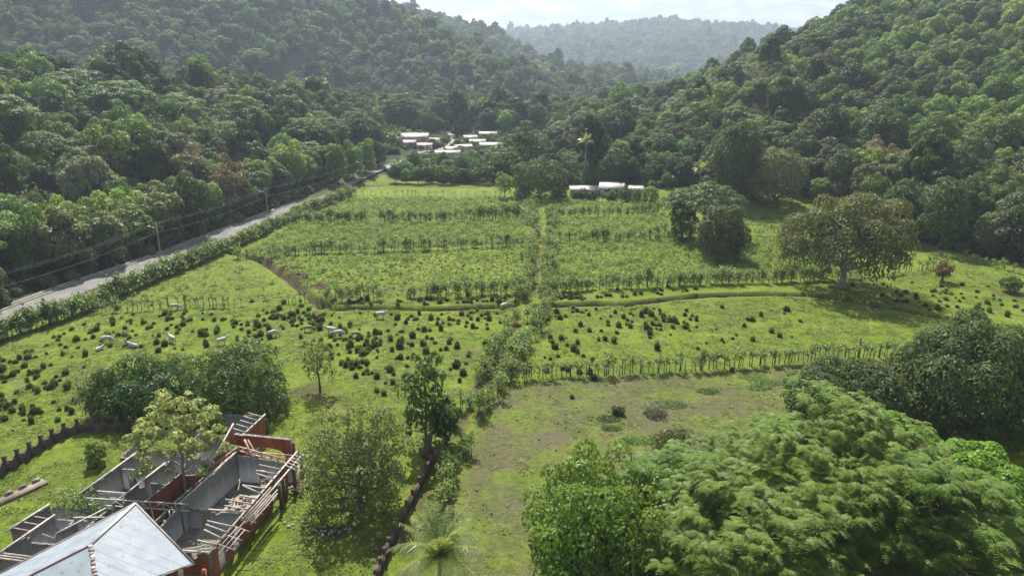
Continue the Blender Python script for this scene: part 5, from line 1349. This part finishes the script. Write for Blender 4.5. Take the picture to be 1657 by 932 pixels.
# ------------------------------------------------------------------ scalloped garden wall
ORANGE = bsdf_mat('terracotta_plaster', (0.34, 0.115, 0.062), 0.92, col2=(0.13, 0.06, 0.042), scale=0.8, detail=9, bump=0.2, stretch=(1.5, 1.5, 0.45), fac_lo=0.3, fac_hi=0.6)
MAROON = bsdf_mat('maroon_masonry', (0.115, 0.078, 0.064), 0.95, col2=(0.06, 0.046, 0.04), scale=1.3, detail=8, bump=0.3)
def scalloped(name, label, P, step=1.5, hi=1.75, lo=0.95, th=0.22, mat=MAROON, skip=()):
    P = np.asarray(P, float)
    d = np.concatenate([[0], np.cumsum(np.hypot(*np.diff(P, axis=0).T))]); n_ = max(1, int(d[-1] / step))
    t = np.linspace(0, d[-1], n_ + 1); x, y = np.interp(t, d, P[:, 0]), np.interp(t, d, P[:, 1])
    o0 = np.array([x[0], y[0], hz(x[0], y[0])])
    e = tag(link(name, None, loc=tuple(o0)), label, 'wall')
    for k in range(n_ + 1):
        z = hz(x[k], y[k])
        ang = math.atan2(y[min(k + 1, n_)] - y[max(k - 1, 0)], x[min(k + 1, n_)] - x[max(k - 1, 0)])
        if k not in skip:
            link('pillar', Soup().box((x[k] - o0[0], y[k] - o0[1], z - o0[2] + hi / 2 - 0.1), (0.34, th + 0.12, hi + 0.2), ang).box((x[k] - o0[0], y[k] - o0[1], z - o0[2] + hi + 0.05), (0.42, th + 0.2, 0.1), ang).mesh('pillar', [mat]), e)
        if k < n_ and k not in skip:
            m = 9; q = np.linspace(0.1, 0.9, m)
            px, py = x[k] + (x[k + 1] - x[k]) * q, y[k] + (y[k + 1] - y[k]) * q
            top = lo + (hi - 0.15 - lo) * np.abs(2 * q - 1) ** 2.2
            nx_, ny_ = -math.sin(ang) * th / 2, math.cos(ang) * th / 2
            zb = height(px, py)
            V = []
            for sgn in (-1, 1):
                V += [(px[j] + sgn * nx_ - o0[0], py[j] + sgn * ny_ - o0[1], zb[j] - 0.3 - o0[2]) for j in range(m)]
                V += [(px[j] + sgn * nx_ - o0[0], py[j] + sgn * ny_ - o0[1], zb[j] + top[j] - o0[2]) for j in range(m)]
            Qs = []
            for j in range(m - 1):
                Qs += [[j, j + 1, m + j + 1, m + j], [2 * m + j + 1, 2 * m + j, 3 * m + j, 3 * m + j + 1], [m + j, m + j + 1, 3 * m + j + 1, 3 * m + j]]
            Qs += [[0, m, 3 * m, 2 * m], [m - 1, 3 * m - 1, 4 * m - 1, 2 * m - 1]]
            link('scallop', Soup().add(V, Qs).mesh('scallop', [mat]), e)
    return e
scalloped('garden_wall', 'maroon garden wall with scalloped top and pillars, behind the ruin', [G0(*p) for p in [(-90, 830), (0, 768), (52, 737), (88, 715), (116, 700), (135, 696), (180, 695), (240, 694), (300, 694), (370, 697), (432, 702)]])
lane_wall = tag(link('lane_wall', None, loc=(*G0(701, 742), 0)), 'dark brown stepped wall running down the near end of the lane', 'wall')
PL = np.array([G0(*p) for p in [(701, 742), (690, 772), (668, 812), (648, 852), (630, 892), (616, 925), (600, 965)]]); o0 = np.array(lane_wall.location)
for k in range(len(PL) - 1):
    for h_ in range(2):
        a = PL[k] + (PL[k + 1] - PL[k]) * h_ / 2; b = PL[k] + (PL[k + 1] - PL[k]) * (h_ + 1) / 2
        zt = 1.0 + 0.25 * ((k * 2 + h_) % 3) / 2
        link('wall_panel', Soup().bar((a[0] - o0[0], a[1] - o0[1], zt / 2 - 0.15), (b[0] - o0[0], b[1] - o0[1], zt / 2 - 0.15), 0.2, zt + 0.3).mesh('wall_panel', [MAROON]), lane_wall)
        link('pillar', Soup().box((a[0] - o0[0], a[1] - o0[1], 0.65), (0.32, 0.34, 1.7), 0.2).mesh('pillar', [MAROON]), lane_wall)
# broken stump where the wall meets the lane
sx_, sy_ = GT(690, 738)
tag(link('tree_stump', Soup().tube([(0, 0, -.3), (0.1, 0, .8), (0.3, .1, 1.9), (0.55, .1, 2.7)], [0.7, 0.5, 0.38, 0.28], 9).tube([(0.15, 0, 1.2), (-.3, 0.1, 2.2)], [0.22, 0.12], 6).mesh('tree_stump', [BARK]), loc=(sx_, sy_, hz(sx_, sy_))), 'thick leaning broken tree stump at the bend of the lane', 'stump')

# ------------------------------------------------------------------ ruined house
def stained(name, lo_c, hi_c, zsplit, soft):
    """plaster that is mould-dark along its upper edge with runs of dirt"""
    m = bpy.data.materials.new(name); n, l = nt(m)
    out = n.new('ShaderNodeOutputMaterial'); b = n.new('ShaderNodeBsdfPrincipled'); b.inputs['Roughness'].default_value = 0.92; b.inputs['Specular IOR Level'].default_value = 0.15
    tc = n.new('ShaderNodeTexCoord'); sp = n.new('ShaderNodeSeparateXYZ'); l.new(tc.outputs['Object'], sp.inputs[0])
    no = n.new('ShaderNodeTexNoise'); no.inputs['Scale'].default_value = 1.1; no.inputs['Detail'].default_value = 8; no.inputs['Roughness'].default_value = 0.7
    mp = n.new('ShaderNodeMapping'); mp.inputs['Scale'].default_value = (1.6, 1.6, 0.35); l.new(tc.outputs['Object'], mp.inputs[0]); l.new(mp.outputs[0], no.inputs['Vector'])
    ma = n.new('ShaderNodeMath'); ma.operation = 'MULTIPLY_ADD'; ma.inputs[1].default_value = 2.4; ma.inputs[2].default_value = -1.2
    l.new(no.outputs['Fac'], ma.inputs[0])
    ad = n.new('ShaderNodeMath'); l.new(sp.outputs['Z'], ad.inputs[0]); l.new(ma.outputs[0], ad.inputs[1])
    mr = n.new('ShaderNodeMapRange'); mr.inputs['From Min'].default_value = zsplit - soft; mr.inputs['From Max'].default_value = zsplit + soft
    l.new(ad.outputs[0], mr.inputs['Value'])
    mx = n.new('ShaderNodeMix'); mx.data_type = 'RGBA'; mx.inputs[6].default_value = (*lo_c, 1); mx.inputs[7].default_value = (*hi_c, 1)
    l.new(mr.outputs[0], mx.inputs[0]); l.new(mx.outputs[2], b.inputs['Base Color']); l.new(b.outputs[0], out.inputs[0])
    return m
PLAST = stained('stained_plaster', (0.72, 0.72, 0.74), (0.24, 0.245, 0.25), 1.9, 0.8)
GREYW = stained('mouldy_plaster', (0.5, 0.5, 0.5), (0.17, 0.175, 0.17), 1.5, 1.1)
TOPM = bsdf_mat('wall_cap', (0.30, 0.285, 0.265), 0.9, col2=(0.09, 0.085, 0.08), scale=1.5, detail=7)
STEEL = bsdf_mat('white_purlin', (0.5, 0.48, 0.455), 0.7, col2=(0.26, 0.235, 0.21), scale=2.0)
PINK = bsdf_mat('rusty_pink_steel', (0.52, 0.36, 0.31), 0.7, col2=(0.34, 0.2, 0.16), scale=2.0)
BATT = bsdf_mat('weathered_batten', (0.34, 0.29, 0.255), 0.85, col2=(0.19, 0.155, 0.13), scale=3.0)
RO = np.array((-25.4, 49.6)); RA = math.atan2(-0.139, 0.99)
ruin = tag(link('ruined_house', None, loc=(RO[0], RO[1], 0.0), rz=RA), 'roofless ruined house with terracotta walls and bare rafters', 'building')

RAG = np.random.default_rng(21)
def rwall(x0, y0, x1, y1, h0, h1, m_left, m_right, th=0.2, openings=(), arch=None):
    """wall from (x0,y0) to (x1,y1), top from h0 to h1; openings (from, to, sill, head) along its length"""
    L = math.hypot(x1 - x0, y1 - y0); dx, dy = (x1 - x0) / L, (y1 - y0) / L; nx_, ny_ = -dy * th / 2, dx * th / 2
    s = Soup()
    H = lambda t: h0 + (h1 - h0) * t / L
    def ragged(a, b, za):
        k_ = max(1, int((b - a) / 0.45)); q_ = np.linspace(a, b, k_ + 1)
        for j_ in range(k_):
            cut = abs(RAG.normal(0, 0.05)) + (RAG.uniform(0.15, 0.55) if RAG.uniform() < 0.06 else 0)
            lo_ = za if not isinstance(za, tuple) else (za[0] + (za[1] - za[0]) * j_ / k_, za[0] + (za[1] - za[0]) * (j_ + 1) / k_)
            top_ = min(lo_) if isinstance(lo_, tuple) else lo_
            block(q_[j_], q_[j_ + 1], lo_, max(H(q_[j_]) - cut, top_ + .1), max(H(q_[j_ + 1]) - cut * RAG.uniform(.5, 1.2), top_ + .1))
    def block(a, b, za, zb0, zb1):
        if b - a < 0.02: return
        P = lambda t, z, k: (x0 + dx * t + nx_ * k, y0 + dy * t + ny_ * k, z)
        zl0, zl1 = (za, za) if not isinstance(za, tuple) else za
        V = [P(a, zl0, -1), P(b, zl1, -1), P(b, zb1, -1), P(a, zb0, -1), P(a, zl0, 1), P(b, zl1, 1), P(b, zb1, 1), P(a, zb0, 1)]
        s.add(V, [[0, 1, 2, 3]], m=1); s.add(V, [[5, 4, 7, 6]], m=0); s.add(V, [[3, 2, 6, 7], [1, 5, 6, 2], [4, 0, 3, 7], [1, 0, 4, 5]], m=2)
    cur = 0.0
    for a, b, sill, head in sorted(openings):
        ragged(cur, a, -0.2)
        if sill > 0.05: block(a, b, -0.2, sill, sill)
        ragged(a, b, head); cur = b
    if arch:
        a, b, spring, rise = arch
        ragged(cur, a, -0.2)
        q = np.linspace(a, b, 13)
        zz = spring + rise * np.sqrt(np.clip(1 - ((q - (a + b) / 2) / ((b - a) / 2)) ** 2, 0, 1))
        for j in range(12): block(q[j], q[j + 1], (zz[j], zz[j + 1]), H(q[j]), H(q[j + 1]))
        cur = b
    if L - cur > 0.02: ragged(cur, L, -0.2)
    return link('wall', s.mesh('wall', [m_left, m_right, TOPM]), ruin)

OR, PL_, GW = ORANGE, PLAST, GREYW
# right wing (left = inside when walking away from the camera)
rwall(0, 0, 0.3, 13.8, 2.75, 2.75, PL_, OR, openings=[(0.9, 2.0, 0, 2.1), (3.1, 4.3, 0, 2.15), (7.0, 8.1, 0.9, 2.0), (10.4, 12.5, 0, 2.3)])
rwall(-2.6, -0.1, -0.15, 0, 2.6, 2.6, GW, OR)
rwall(-5.9, 5.2, -5.0, 13.5, 3.3, 3.7, GW, GW)
rwall(-6.9, 5.9, -6.2, 12.0, 3.0, 3.1, GW, GW)
rwall(-4.8, 13.6, 0.1, 13.75, 3.5, 2.9, OR, PL_, openings=[(2.2, 3.1, 0.1, 2.0)])
rwall(-5.6, 5.8, -0.2, 6.0, 2.3, 2.3, PL_, GW, openings=[(1.2, 2.2, 0, 2.0)])
rwall(-5.9, 4.9, -5.9, 0.8, 3.2, 3.0, GW, GW)
# courtyard
rwall(-9.9, 5.4, -9.25, 10.9, 2.9, 2.9, GW, OR, openings=[(2.2, 2.8, 0, 1.6)])
rwall(-9.1, 11.0, -6.5, 11.3, 2.5, 2.5, GW, OR)
rwall(-7.0, 11.6, -6.9, 16.8, 2.7, 5.0, GW, OR)
rwall(-6.75, 16.9, -0.5, 17.1, 4.0, 3.7, OR, OR, th=0.35, arch=(1.0, 5.4, 1.9, 0.7))
# far room
rwall(-6.9, 17.2, -6.5, 22.6, 3.1, 3.1, PL_, OR, openings=[(2.6, 3.5, 1.0, 2.1)])
rwall(-11.6, 22.3, -6.7, 22.7, 3.1, 3.1, GW, GW)
rwall(-11.7, 17.0, -11.6, 22.1, 3.0, 3.0, GW, PL_)
rwall(-11.5, 17.0, -7.1, 17.0, 2.6, 3.6, GW, GW)
# left wing
rwall(-16.5, 4.9, -15.8, 14.0, 3.0, 3.0, OR, GW, openings=[(6.2, 7.2, 1.0, 2.0)])
rwall(-12.4, 4.9, -11.7, 13.0, 2.9, 2.9, GW, GW)
rwall(-16.2, 7.2, -12.4, 7.4, 2.2, 2.2, PL_, PL_, openings=[(2.2, 3.1, 0, 2.0)])
rwall(-15.9, 10.8, -12.1, 10.9, 2.7, 2.7, PL_, PL_, openings=[(0.6, 1.5, 0, 1.9)])
rwall(-15.7, 14.1, -9.4, 14.4, 2.8, 2.8, GW, GW)
rwall(-17.8, 13.2, -16.1, 13.2, 2.4, 2.4, GW, OR); rwall(-17.9, 13.3, -17.7, 16.0, 2.4, 2.6, OR, GW)
rwall(-11.5, 9.0, -9.7, 9.1, 2.6, 2.6, PL_, GW)
# front-left rooms
rwall(-18.8, 0.2, -18.2, 3.9, 2.9, 2.9, OR, GW); rwall(-18.0, 4.0, -14.6, 4.3, 2.7, 2.7, GW, PL_)
rwall(-17.2, -3.2, -16.5, 2.4, 2.9, 2.9, OR, GW); rwall(-16.3, 2.5, -13.2, 2.7, 2.6, 2.6, GW, PL_, openings=[(1.0, 1.9, 0, 2.0)])
rwall(-14.4, 4.2, -14.6, 0.2, 2.7, 2.7, GW, GW); rwall(-12.6, 4.6, -12.8, 0.6, 2.7, 2.7, GW, GW); rwall(-16.4, -0.4, -13.0, -0.2, 2.3, 2.3, PL_, GW)
# floor slabs
FLOORM = bsdf_mat('ruin_floor', (0.33, 0.29, 0.24), 0.95, col2=(0.15, 0.15, 0.10), scale=0.7, detail=8)
for (x0, y0, x1, y1) in [(-6.2, -0.4, 0.08, 14.0), (-17.4, 4.6, -9.2, 14.6), (-19.0, -3.4, -12.4, 4.5), (-11.9, 16.6, -6.2, 22.9), (-6.6, 14.1, 0.9, 17.4)]:
    link('floor_slab', Soup().box(((x0 + x1) / 2, (y0 + y1) / 2, 0.16), (x1 - x0, y1 - y0, 0.5)).mesh('floor_slab', [FLOORM]), ruin)
def rbar(name, a, b, w, h, m): return link(name, Soup().bar(a, b, w, h).mesh(name, [m]), ruin)
# purlins lying on wall tops
for a, b in [((0.1, -0.4, 2.9), (0.55, 16.2, 2.95)), ((0.75, 2.6, 2.72), (1.15, 16.0, 2.72)), ((-16.55, 4.7, 3.1), (-15.8, 14.2, 3.1)), ((-18.9, -0.2, 3.0), (-18.2, 4.0, 3.0)), ((-17.3, -3.8, 3.0), (-16.5, 2.6, 3.0)), ((-12.4, 4.7, 3.0), (-11.8, 12.0, 3.0)),
             ((-5.9, 5.0, 3.45), (-4.9, 13.7, 3.85)), ((-6.6, 17.0, 3.2), (-6.4, 22.9, 3.2)), ((-6.95, 11.4, 2.8), (-6.85, 17.0, 5.15)), ((-2.8, -0.1, 2.75), (0.1, 0.0, 2.75)), ((-16.3, 7.3, 2.35), (-12.3, 7.4, 2.35)), ((-5.6, 5.9, 2.45), (-0.1, 6.05, 2.45)), ((-14.7, 2.6, 2.85), (-11.9, 3.0, 2.85)), ((-14.6, 0.4, 2.8), (-12.6, 4.6, 2.85))]:
    rbar('purlin', a, b, 0.16, 0.1, STEEL)
# rafters stubs along the right wing, far room and front
for i in range(15):
    y = 0.7 + i * 0.84
    if i in (4, 5, 11): continue
    rbar('rafter', (0.25 + y * 0.02, y, 2.98), (-1.3 - 0.3 * (i * 5 % 4), y + RAG.normal(0.1, 0.22), 3.3 + RAG.normal(0, 0.12)), 0.09, 0.12, STEEL)
for i in range(6): rbar('rafter', (-6.4, 17.6 + i * 0.9, 3.25), (-8.1, 17.7 + i * 0.9, 3.6), 0.09, 0.12, STEEL)
for i in range(7): rbar('rafter', (-2.5 + i * 0.36, 0.1, 2.75), (-2.2 + i * 0.36, 1.2 + 0.2 * (i % 3), 2.1), 0.06, 0.09, STEEL)
for i in range(6): rbar('rafter', (0.5, 13.3 + i * 0.5, 2.98), (2.0, 12.9 + i * 0.5, 2.65), 0.07, 0.09, STEEL)
# lattice of battens on the outer eave
for j in range(5): rbar('batten', (0.55 + j * 0.22, 4.2 + 0.3 * (j % 2), 2.86 - j * 0.07), (0.75 + j * 0.22, 9.6 - 0.5 * (j % 3), 2.86 - j * 0.07), 0.14, 0.04, BATT)
for j in range(3): rbar('batten', (0.5 + j * 0.35, 0.4, 2.84 - j * 0.1), (0.62 + j * 0.35, 3.4, 2.84 - j * 0.1), 0.07, 0.04, STEEL)
for j in range(7): rbar('batten', (0.25, 1.0 + j * 1.25, 2.83), (1.75, 0.9 + j * 1.25, 2.48), 0.08, 0.05, PINK)
for j in range(3): rbar('batten', (-17.0 + j * 0.08, -3.3 + j * 0.28, 2.98), (-14.2, -3.0 + j * 0.3, 2.6), 0.16, 0.03, BATT)
for j in range(3): rbar('batten', (-18.7, 0.4 + j * 0.9, 2.95), (-16.8, 0.7 + j * 0.9, 2.5), 0.12, 0.04, BATT)
# steel trusses
def truss(a, b, drop, nseg, m, name='truss'):
    a, b = np.array(a, float), np.array(b, float); s = Soup(); dn = np.array([0, 0, -drop])
    s.bar(a, b, 0.12, 0.1); s.bar(a + dn, b + dn, 0.12, 0.1)
    for k in range(nseg):
        p, q = a + (b - a) * k / nseg, a + (b - a) * (k + 1) / nseg
        s.bar(p, q + dn, 0.06) if k % 2 == 0 else s.bar(p + dn, q, 0.06)
        s.bar(p, p + dn, 0.06)
    return link(name, s.mesh(name, [m]), ruin)
truss((-14.9, 4.7, 3.45), (-5.0, 5.1, 3.45), 0.7, 8, STEEL)
truss((-4.8, 14.1, 4.2), (0.3, 13.95, 3.2), 0.5, 6, PINK)
truss((-4.9, 14.0, 4.2), (-6.6, 11.3, 3.2), 0.45, 4, PINK)
truss((-4.2, 15.2, 3.0), (0.4, 15.4, 2.8), 0.5, 6, PINK)
rbar('fallen_beam', (-4.2, 14.3, 5.0), (-2.6, 13.5, 1.6), 0.18, 0.14, PINK); rbar('fallen_beam', (-4.0, 14.6, 4.8), (-2.2, 14.0, 1.8), 0.12, 0.1, PINK)
rbar('fallen_beam', (-8.6, 4.9, 2.9), (-7.2, 3.2, 0.4), 0.1, 0.1, STEEL); rbar('fallen_beam', (-6.6, 4.6, 3.0), (-5.2, 2.2, 1.2), 0.1, 0.08, STEEL); rbar('fallen_beam', (-7.0, 5.0, 2.8), (-8.6, 1.6, 1.4), 0.12, 0.08, STEEL)
rbar('fallen_beam', (-14.0, 6.4, 2.4), (-12.4, 9.0, 0.6), 0.1, 0.08, STEEL); rbar('fallen_beam', (-15.2, 8.6, 0.7), (-12.9, 7.6, 2.2), 0.1, 0.08, STEEL); rbar('fallen_beam', (-8.2, 12.6, 4.2), (-6.6, 14.8, 5.0), 0.1, 0.1, STEEL); rbar('fallen_beam', (-16.0, 0.4, 2.6), (-15.2, 2.0, 0.5), 0.12, 0.1, STEEL)
DARKW = bsdf_mat('dark_pillar', (0.12, 0.09, 0.075), 0.9, scale=2)
for x, y, h in [(1.3, 10.2, 2.75), (1.4, 13.2, 2.75), (-0.4, 17.2, 3.2), (0.9, 16.0, 2.8), (1.1, 11.4, 2.6), (0.2, -1.4, 2.2)]:
    link('pillar', Soup().box((x, y, h / 2 - .1), (0.26, 0.26, h + .2)).mesh('pillar', [DARKW if y > 5 else ORANGE]), ruin)
# rubble
rr2 = np.random.default_rng(9)
s = Soup()
for cx_, cy_, k, r in [(-3.0, 9.5, 40, 1.6), (-2.0, 15.5, 70, 1.8), (-14, 8.8, 30, 1.4), (1.6, 13.6, 30, 0.8), (-8, 8, 30, 1.4), (-14.6, 12.4, 20, 1.2)]:
    for _ in range(k):
        p = rr2.normal(0, r * 0.6, 2); s.box((cx_ + p[0], cy_ + p[1], 0.45 + rr2.uniform(0, .15)), rr2.uniform(0.08, 0.4, 3) * np.array([1.3, 1, .5]), rr2.uniform(0, 3), m=int(rr2.integers(0, 3)))
o = link('rubble', s.mesh('rubble', [TOPM, ORANGE, BATT]), ruin); o['kind'] = 'stuff'
# creeper over the front-left rooms
r_ = np.random.default_rng(12)
P = np.concatenate([r_.normal(0, 1, (260, 3)) * np.array([1.3, 0.5, 0.5]) + c for c in [(-15.2, 4.3, 2.8), (-16.2, 4.6, 3.1)]])
V, Q = leaves(P, norm(r_.normal(size=P.shape) * .6 + np.array([0, 0, 1])), 0.3, 0.2, r_)
w0 = RO + np.array([0, 0]); cpl = mesh_np('creeper', V, Q, None, [L_BRIGHT], None, np.repeat(r_.uniform(0, 1, len(P)), 4))
tag(link('creeper', cpl, loc=(RO[0], RO[1], 0), rz=RA), 'yellow-green creeper sprawling over the ruined front rooms', 'creeper')
r_ = np.random.default_rng(13)
P = r_.normal(0, 1, (220, 3)) * np.array([0.4, 0.4, 0.5]) + np.array((-1.6, 2.2, 0.9))
V, Q = leaves(P, norm(r_.normal(size=P.shape)), 0.22, 0.14, r_)
tag(link('shrub', mesh_np('ruin_bush', V, Q, None, [L_DARK], None, np.repeat(r_.uniform(0, 1, len(P)), 4)), loc=(RO[0], RO[1], 0), rz=RA), 'dark little bush growing inside the ruined front room', 'shrub')

# ------------------------------------------------------------------ house with the pale metal roof
def g3(u, v, z): return np.array([*G0(u, v, z), z])
rA, rB, rR, rL = g3(219, 814, 6.0), g3(146, 881, 6.0), g3(313, 911, 3.5), g3(-8, 932, 3.5)
rR2, rL2 = g3(166, 990, 3.4), g3(-62, 994, 3.4)
def on_plane(p, q, r, x):
    nrm = np.cross(q - p, r - p); return np.array([x[0], x[1], p[2] - (nrm[0] * (x[0] - p[0]) + nrm[1] * (x[1] - p[1])) / nrm[2]])
rR2 = on_plane(rA, rB, rR, rR2); rL2 = on_plane(rA, rB, rL, rL2)
def metal_roof_mat():
    m = bpy.data.materials.new('corrugated_metal'); n, l = nt(m)
    out = n.new('ShaderNodeOutputMaterial'); b = n.new('ShaderNodeBsdfPrincipled'); b.inputs['Roughness'].default_value = 0.6; b.inputs['Metallic'].default_value = 0.0; b.inputs['Specular IOR Level'].default_value = 0.3
    tc = n.new('ShaderNodeTexCoord'); oi = n.new('ShaderNodeObjectInfo')
    no = n.new('ShaderNodeTexNoise'); no.inputs['Scale'].default_value = 0.9; no.inputs['Detail'].default_value = 6; l.new(tc.outputs['Object'], no.inputs['Vector'])
    r = n.new('ShaderNodeValToRGB'); r.color_ramp.elements[0].position = .3; r.color_ramp.elements[0].color = (0.19, 0.225, 0.26, 1); r.color_ramp.elements[1].position = .7; r.color_ramp.elements[1].color = (0.26, 0.3, 0.335, 1); l.new(no.outputs['Fac'], r.inputs[0])
    hs = n.new('ShaderNodeHueSaturation'); mr = n.new('ShaderNodeMapRange'); mr.inputs['To Min'].default_value = 0.97; mr.inputs['To Max'].default_value = 1.03; l.new(oi.outputs['Random'], mr.inputs['Value']); l.new(mr.outputs[0], hs.inputs['Value']); l.new(r.outputs[0], hs.inputs['Color'])
    n2 = n.new('ShaderNodeTexNoise'); n2.inputs['Scale'].default_value = 3.2; n2.inputs['Detail'].default_value = 4; l.new(tc.outputs['Object'], n2.inputs['Vector'])
    r2 = n.new('ShaderNodeValToRGB'); r2.color_ramp.elements[0].position = .62; r2.color_ramp.elements[0].color = (0, 0, 0, 1); r2.color_ramp.elements[1].position = .74; r2.color_ramp.elements[1].color = (.8, .8, .8, 1); l.new(n2.outputs['Fac'], r2.inputs[0])
    mx = n.new('ShaderNodeMix'); mx.data_type = 'RGBA'; mx.inputs[7].default_value = (0.14, 0.10, 0.08, 1); l.new(r2.outputs[0], mx.inputs[0]); l.new(hs.outputs[0], mx.inputs[6]); l.new(mx.outputs[2], b.inputs['Base Color'])
    l.new(b.outputs[0], out.inputs[0]); return m
METAL = metal_roof_mat()
hc = (rA + rB) / 2; mroot = tag(link('metal_roofed_house', None, loc=(hc[0], hc[1], 0)), 'house with a pale blue-grey corrugated metal roof in front of the ruin', 'house')
h0 = np.array([hc[0], hc[1], 0.0])
def slope(poly, along, sheet=0.82):
    """lay corrugated sheets over a planar slope; along = direction of the ridge or eave"""
    poly = [np.array(p) for p in poly]; o = poly[0]
    nrm = norm(np.cross(poly[1] - o, poly[2] - o)[None])[0]
    if nrm[2] < 0: nrm = -nrm
    a = along - nrm * np.dot(along, nrm); a /= np.linalg.norm(a); f = np.cross(nrm, a)
    if f[2] > 0: f = -f
    S = [(np.dot(p - o, a), np.dot(p - o, f)) for p in poly]
    smin, smax = min(x for x, _ in S), max(x for x, _ in S)
    def rng_t(s):
        ts = []
        for i in range(len(S)):
            (s0, t0), (s1, t1) = S[i], S[(i + 1) % len(S)]
            if min(s0, s1) <= s <= max(s0, s1) and abs(s1 - s0) > 1e-6: ts.append(t0 + (t1 - t0) * (s - s0) / (s1 - s0))
        return (min(ts), max(ts)) if len(ts) >= 2 else None
    k = 0; s0 = smin + 0.01
    while s0 < smax - 0.05:
        s1 = min(s0 + sheet, smax - 0.01); q = np.linspace(s0, s1, 13); V = []
        for j, s in enumerate(q):
            r = rng_t(s)
            if r is None: r = (0, 0.01)
            off = nrm * (0.012 * math.cos(j * math.pi)) 
            for t in (r[0], r[1] + 0.12 + 0.03 * math.sin(k * 2.3)): V.append(o + a * s + f * t + off - h0)
        i = np.arange(12) * 2
        link('roof_sheet', mesh_np('roof_sheet', V, np.stack([i, i + 1, i + 3, i + 2], 1), None, [METAL]), mroot)
        s0 += sheet; k += 1
slope([rA, rB, rR2, rR], rB - rA); slope([rA, rL, rL2, rB], rB - rA); slope([rB, rL2, rR2], rR2 - rL2)
CAPM = bsdf_mat('rusty_ridge', (0.34, 0.27, 0.25), 0.8, col2=(0.16, 0.10, 0.085), scale=1.5)
CAPP = bsdf_mat('pale_ridge', (0.6, 0.61, 0.61), 0.6, col2=(0.45, 0.43, 0.4), scale=1.5)
up_ = np.array([0, 0, 0.05])
link('ridge_cap', Soup().bar(rA - h0 + up_, rB - h0 + up_, 0.28, 0.05).mesh('ridge_cap', [CAPP]), mroot)
link('hip_cap', Soup().bar(rB - h0 + up_, rL2 - h0 + up_, 0.2, 0.06).mesh('hip_cap', [CAPM]), mroot)
rq = np.random.default_rng(3)
for k in range(14):                         # broken tiles along the near hip
    p = rB + (rR2 - rB) * (k + 0.5) / 14 - h0 + up_
    link('hip_tile', Soup().bar(p - (rR2 - rB) / 32 + rq.normal(0, .03, 3), p + (rR2 - rB) / 32 + rq.normal(0, .03, 3), 0.26, 0.07).mesh('hip_tile', [CAPM if k % 3 else CAPP]), mroot)
link('verge_board', Soup().bar(rA - h0, rR - h0 + (0, 0, .02), 0.14, 0.16).mesh('verge_board', [BATT]), mroot); link('verge_board', Soup().bar(rA - h0, rL - h0 + (0, 0, .02), 0.12, 0.12).mesh('verge_board', [BATT]), mroot)
link('fascia', Soup().bar(rR - h0 - up_, rR2 - h0 - up_, 0.05, 0.2).mesh('fascia', [BATT]), mroot)
corner = [rA * 0.55 + rB * 0.45, rR * 0.82 + rB * 0.18, rR2 * 0.82 + rB * 0.18, rL2 * 0.82 + rB * 0.18, rL * 0.82 + rB * 0.18]
for i in range(1, 5):
    a, b = corner[i].copy() - h0, corner[i % 4 + 1].copy() - h0
    zt = 3.1
    link('wall', Soup().bar((a[0], a[1], zt / 2 - .1), (b[0], b[1], zt / 2 - .1), 0.2, zt + .2).mesh('wall', [ORANGE]), mroot)
f_ = corner[1] - h0
link('door', Soup().bar((f_[0] * .97 + 0.14, f_[1] - 1.6, 1.05), (f_[0] * .97 + 0.06, f_[1] - 2.6, 1.05), 0.16, 2.1).mesh('door', [TIMBER]), mroot)

# ------------------------------------------------------------------ small ground things near the ruin
x, y = G0(30, 798)
slab = tag(link('foundation', None, loc=(x, y, hz(x, y)), rz=1.05), 'low broken concrete foundation in the grass beside the ruin', 'foundation')
link('slab', Soup().box((0, 0, 0.12), (5.2, 1.1, 0.3)).mesh('slab', [bsdf_mat('sandy_concrete', (0.24, 0.2, 0.155), 0.95, col2=(0.14, 0.12, 0.095), scale=1.2)]), slab)
for k in range(4): link('block', Soup().box((-1.9 + k * 1.3, 0.55, 0.3), (0.7, 0.3, 0.5)).mesh('block', [TOPM]), slab)
rq = np.random.default_rng(44)
for i, (u, v, k, lab) in enumerate([(530, 862, 14, 'heap of pale rubbish on the burnt patch beside the ruin'), (480, 853, 9, 'thin scatter of grey rubble by the ruin on the grass'), (515, 878, 5, 'few pale stones just below the burnt patch')]):
    x, y = GT(u, v); s = Soup()
    for _ in range(k): p = rq.normal(0, .8, 2); s.box((p[0], p[1] * .6, .08), rq.uniform(.08, .3, 3) * np.array([1, 1, .6]), rq.uniform(0, 3))
    tag(link('debris', s.mesh('debris', [CONCRETE]), loc=(x, y, hz(x, y))), lab, 'debris', kind='stuff')
for kind_, nm, lab in (('branch', 'fallen_branch', 'dry fallen stick'), ('stone', 'stone', 'pale stone')):
    spots = sorted((rq.uniform(770, 1000), rq.uniform(650, 880)) for _ in range(9))
    for i, (u, v) in enumerate(spots):
        x, y = GT(u, v); s = Soup(); a = rq.uniform(0, 3.1); L = rq.uniform(.6, 1.7)
        if kind_ == 'branch': s.tube([(0, 0, .06), (math.cos(a) * L / 2, math.sin(a) * L / 2 + .1, .1), (math.cos(a) * L, math.sin(a) * L, .05)], [.04, .035, .015], 5)
        else: s.tube([(0, 0, 0), (0.02, 0, .12), (0, 0.02, .2)], [.16, .14, .05], 7)
        tag(link(nm, s.mesh(nm, [BARK_GREY if kind_ == 'branch' else TOPM]), loc=(x, y, hz(x, y)), rz=a), '%s %s from the left on the dry paddock grass' % (ORD[i], lab), kind_, lab + 's on the dry paddock')
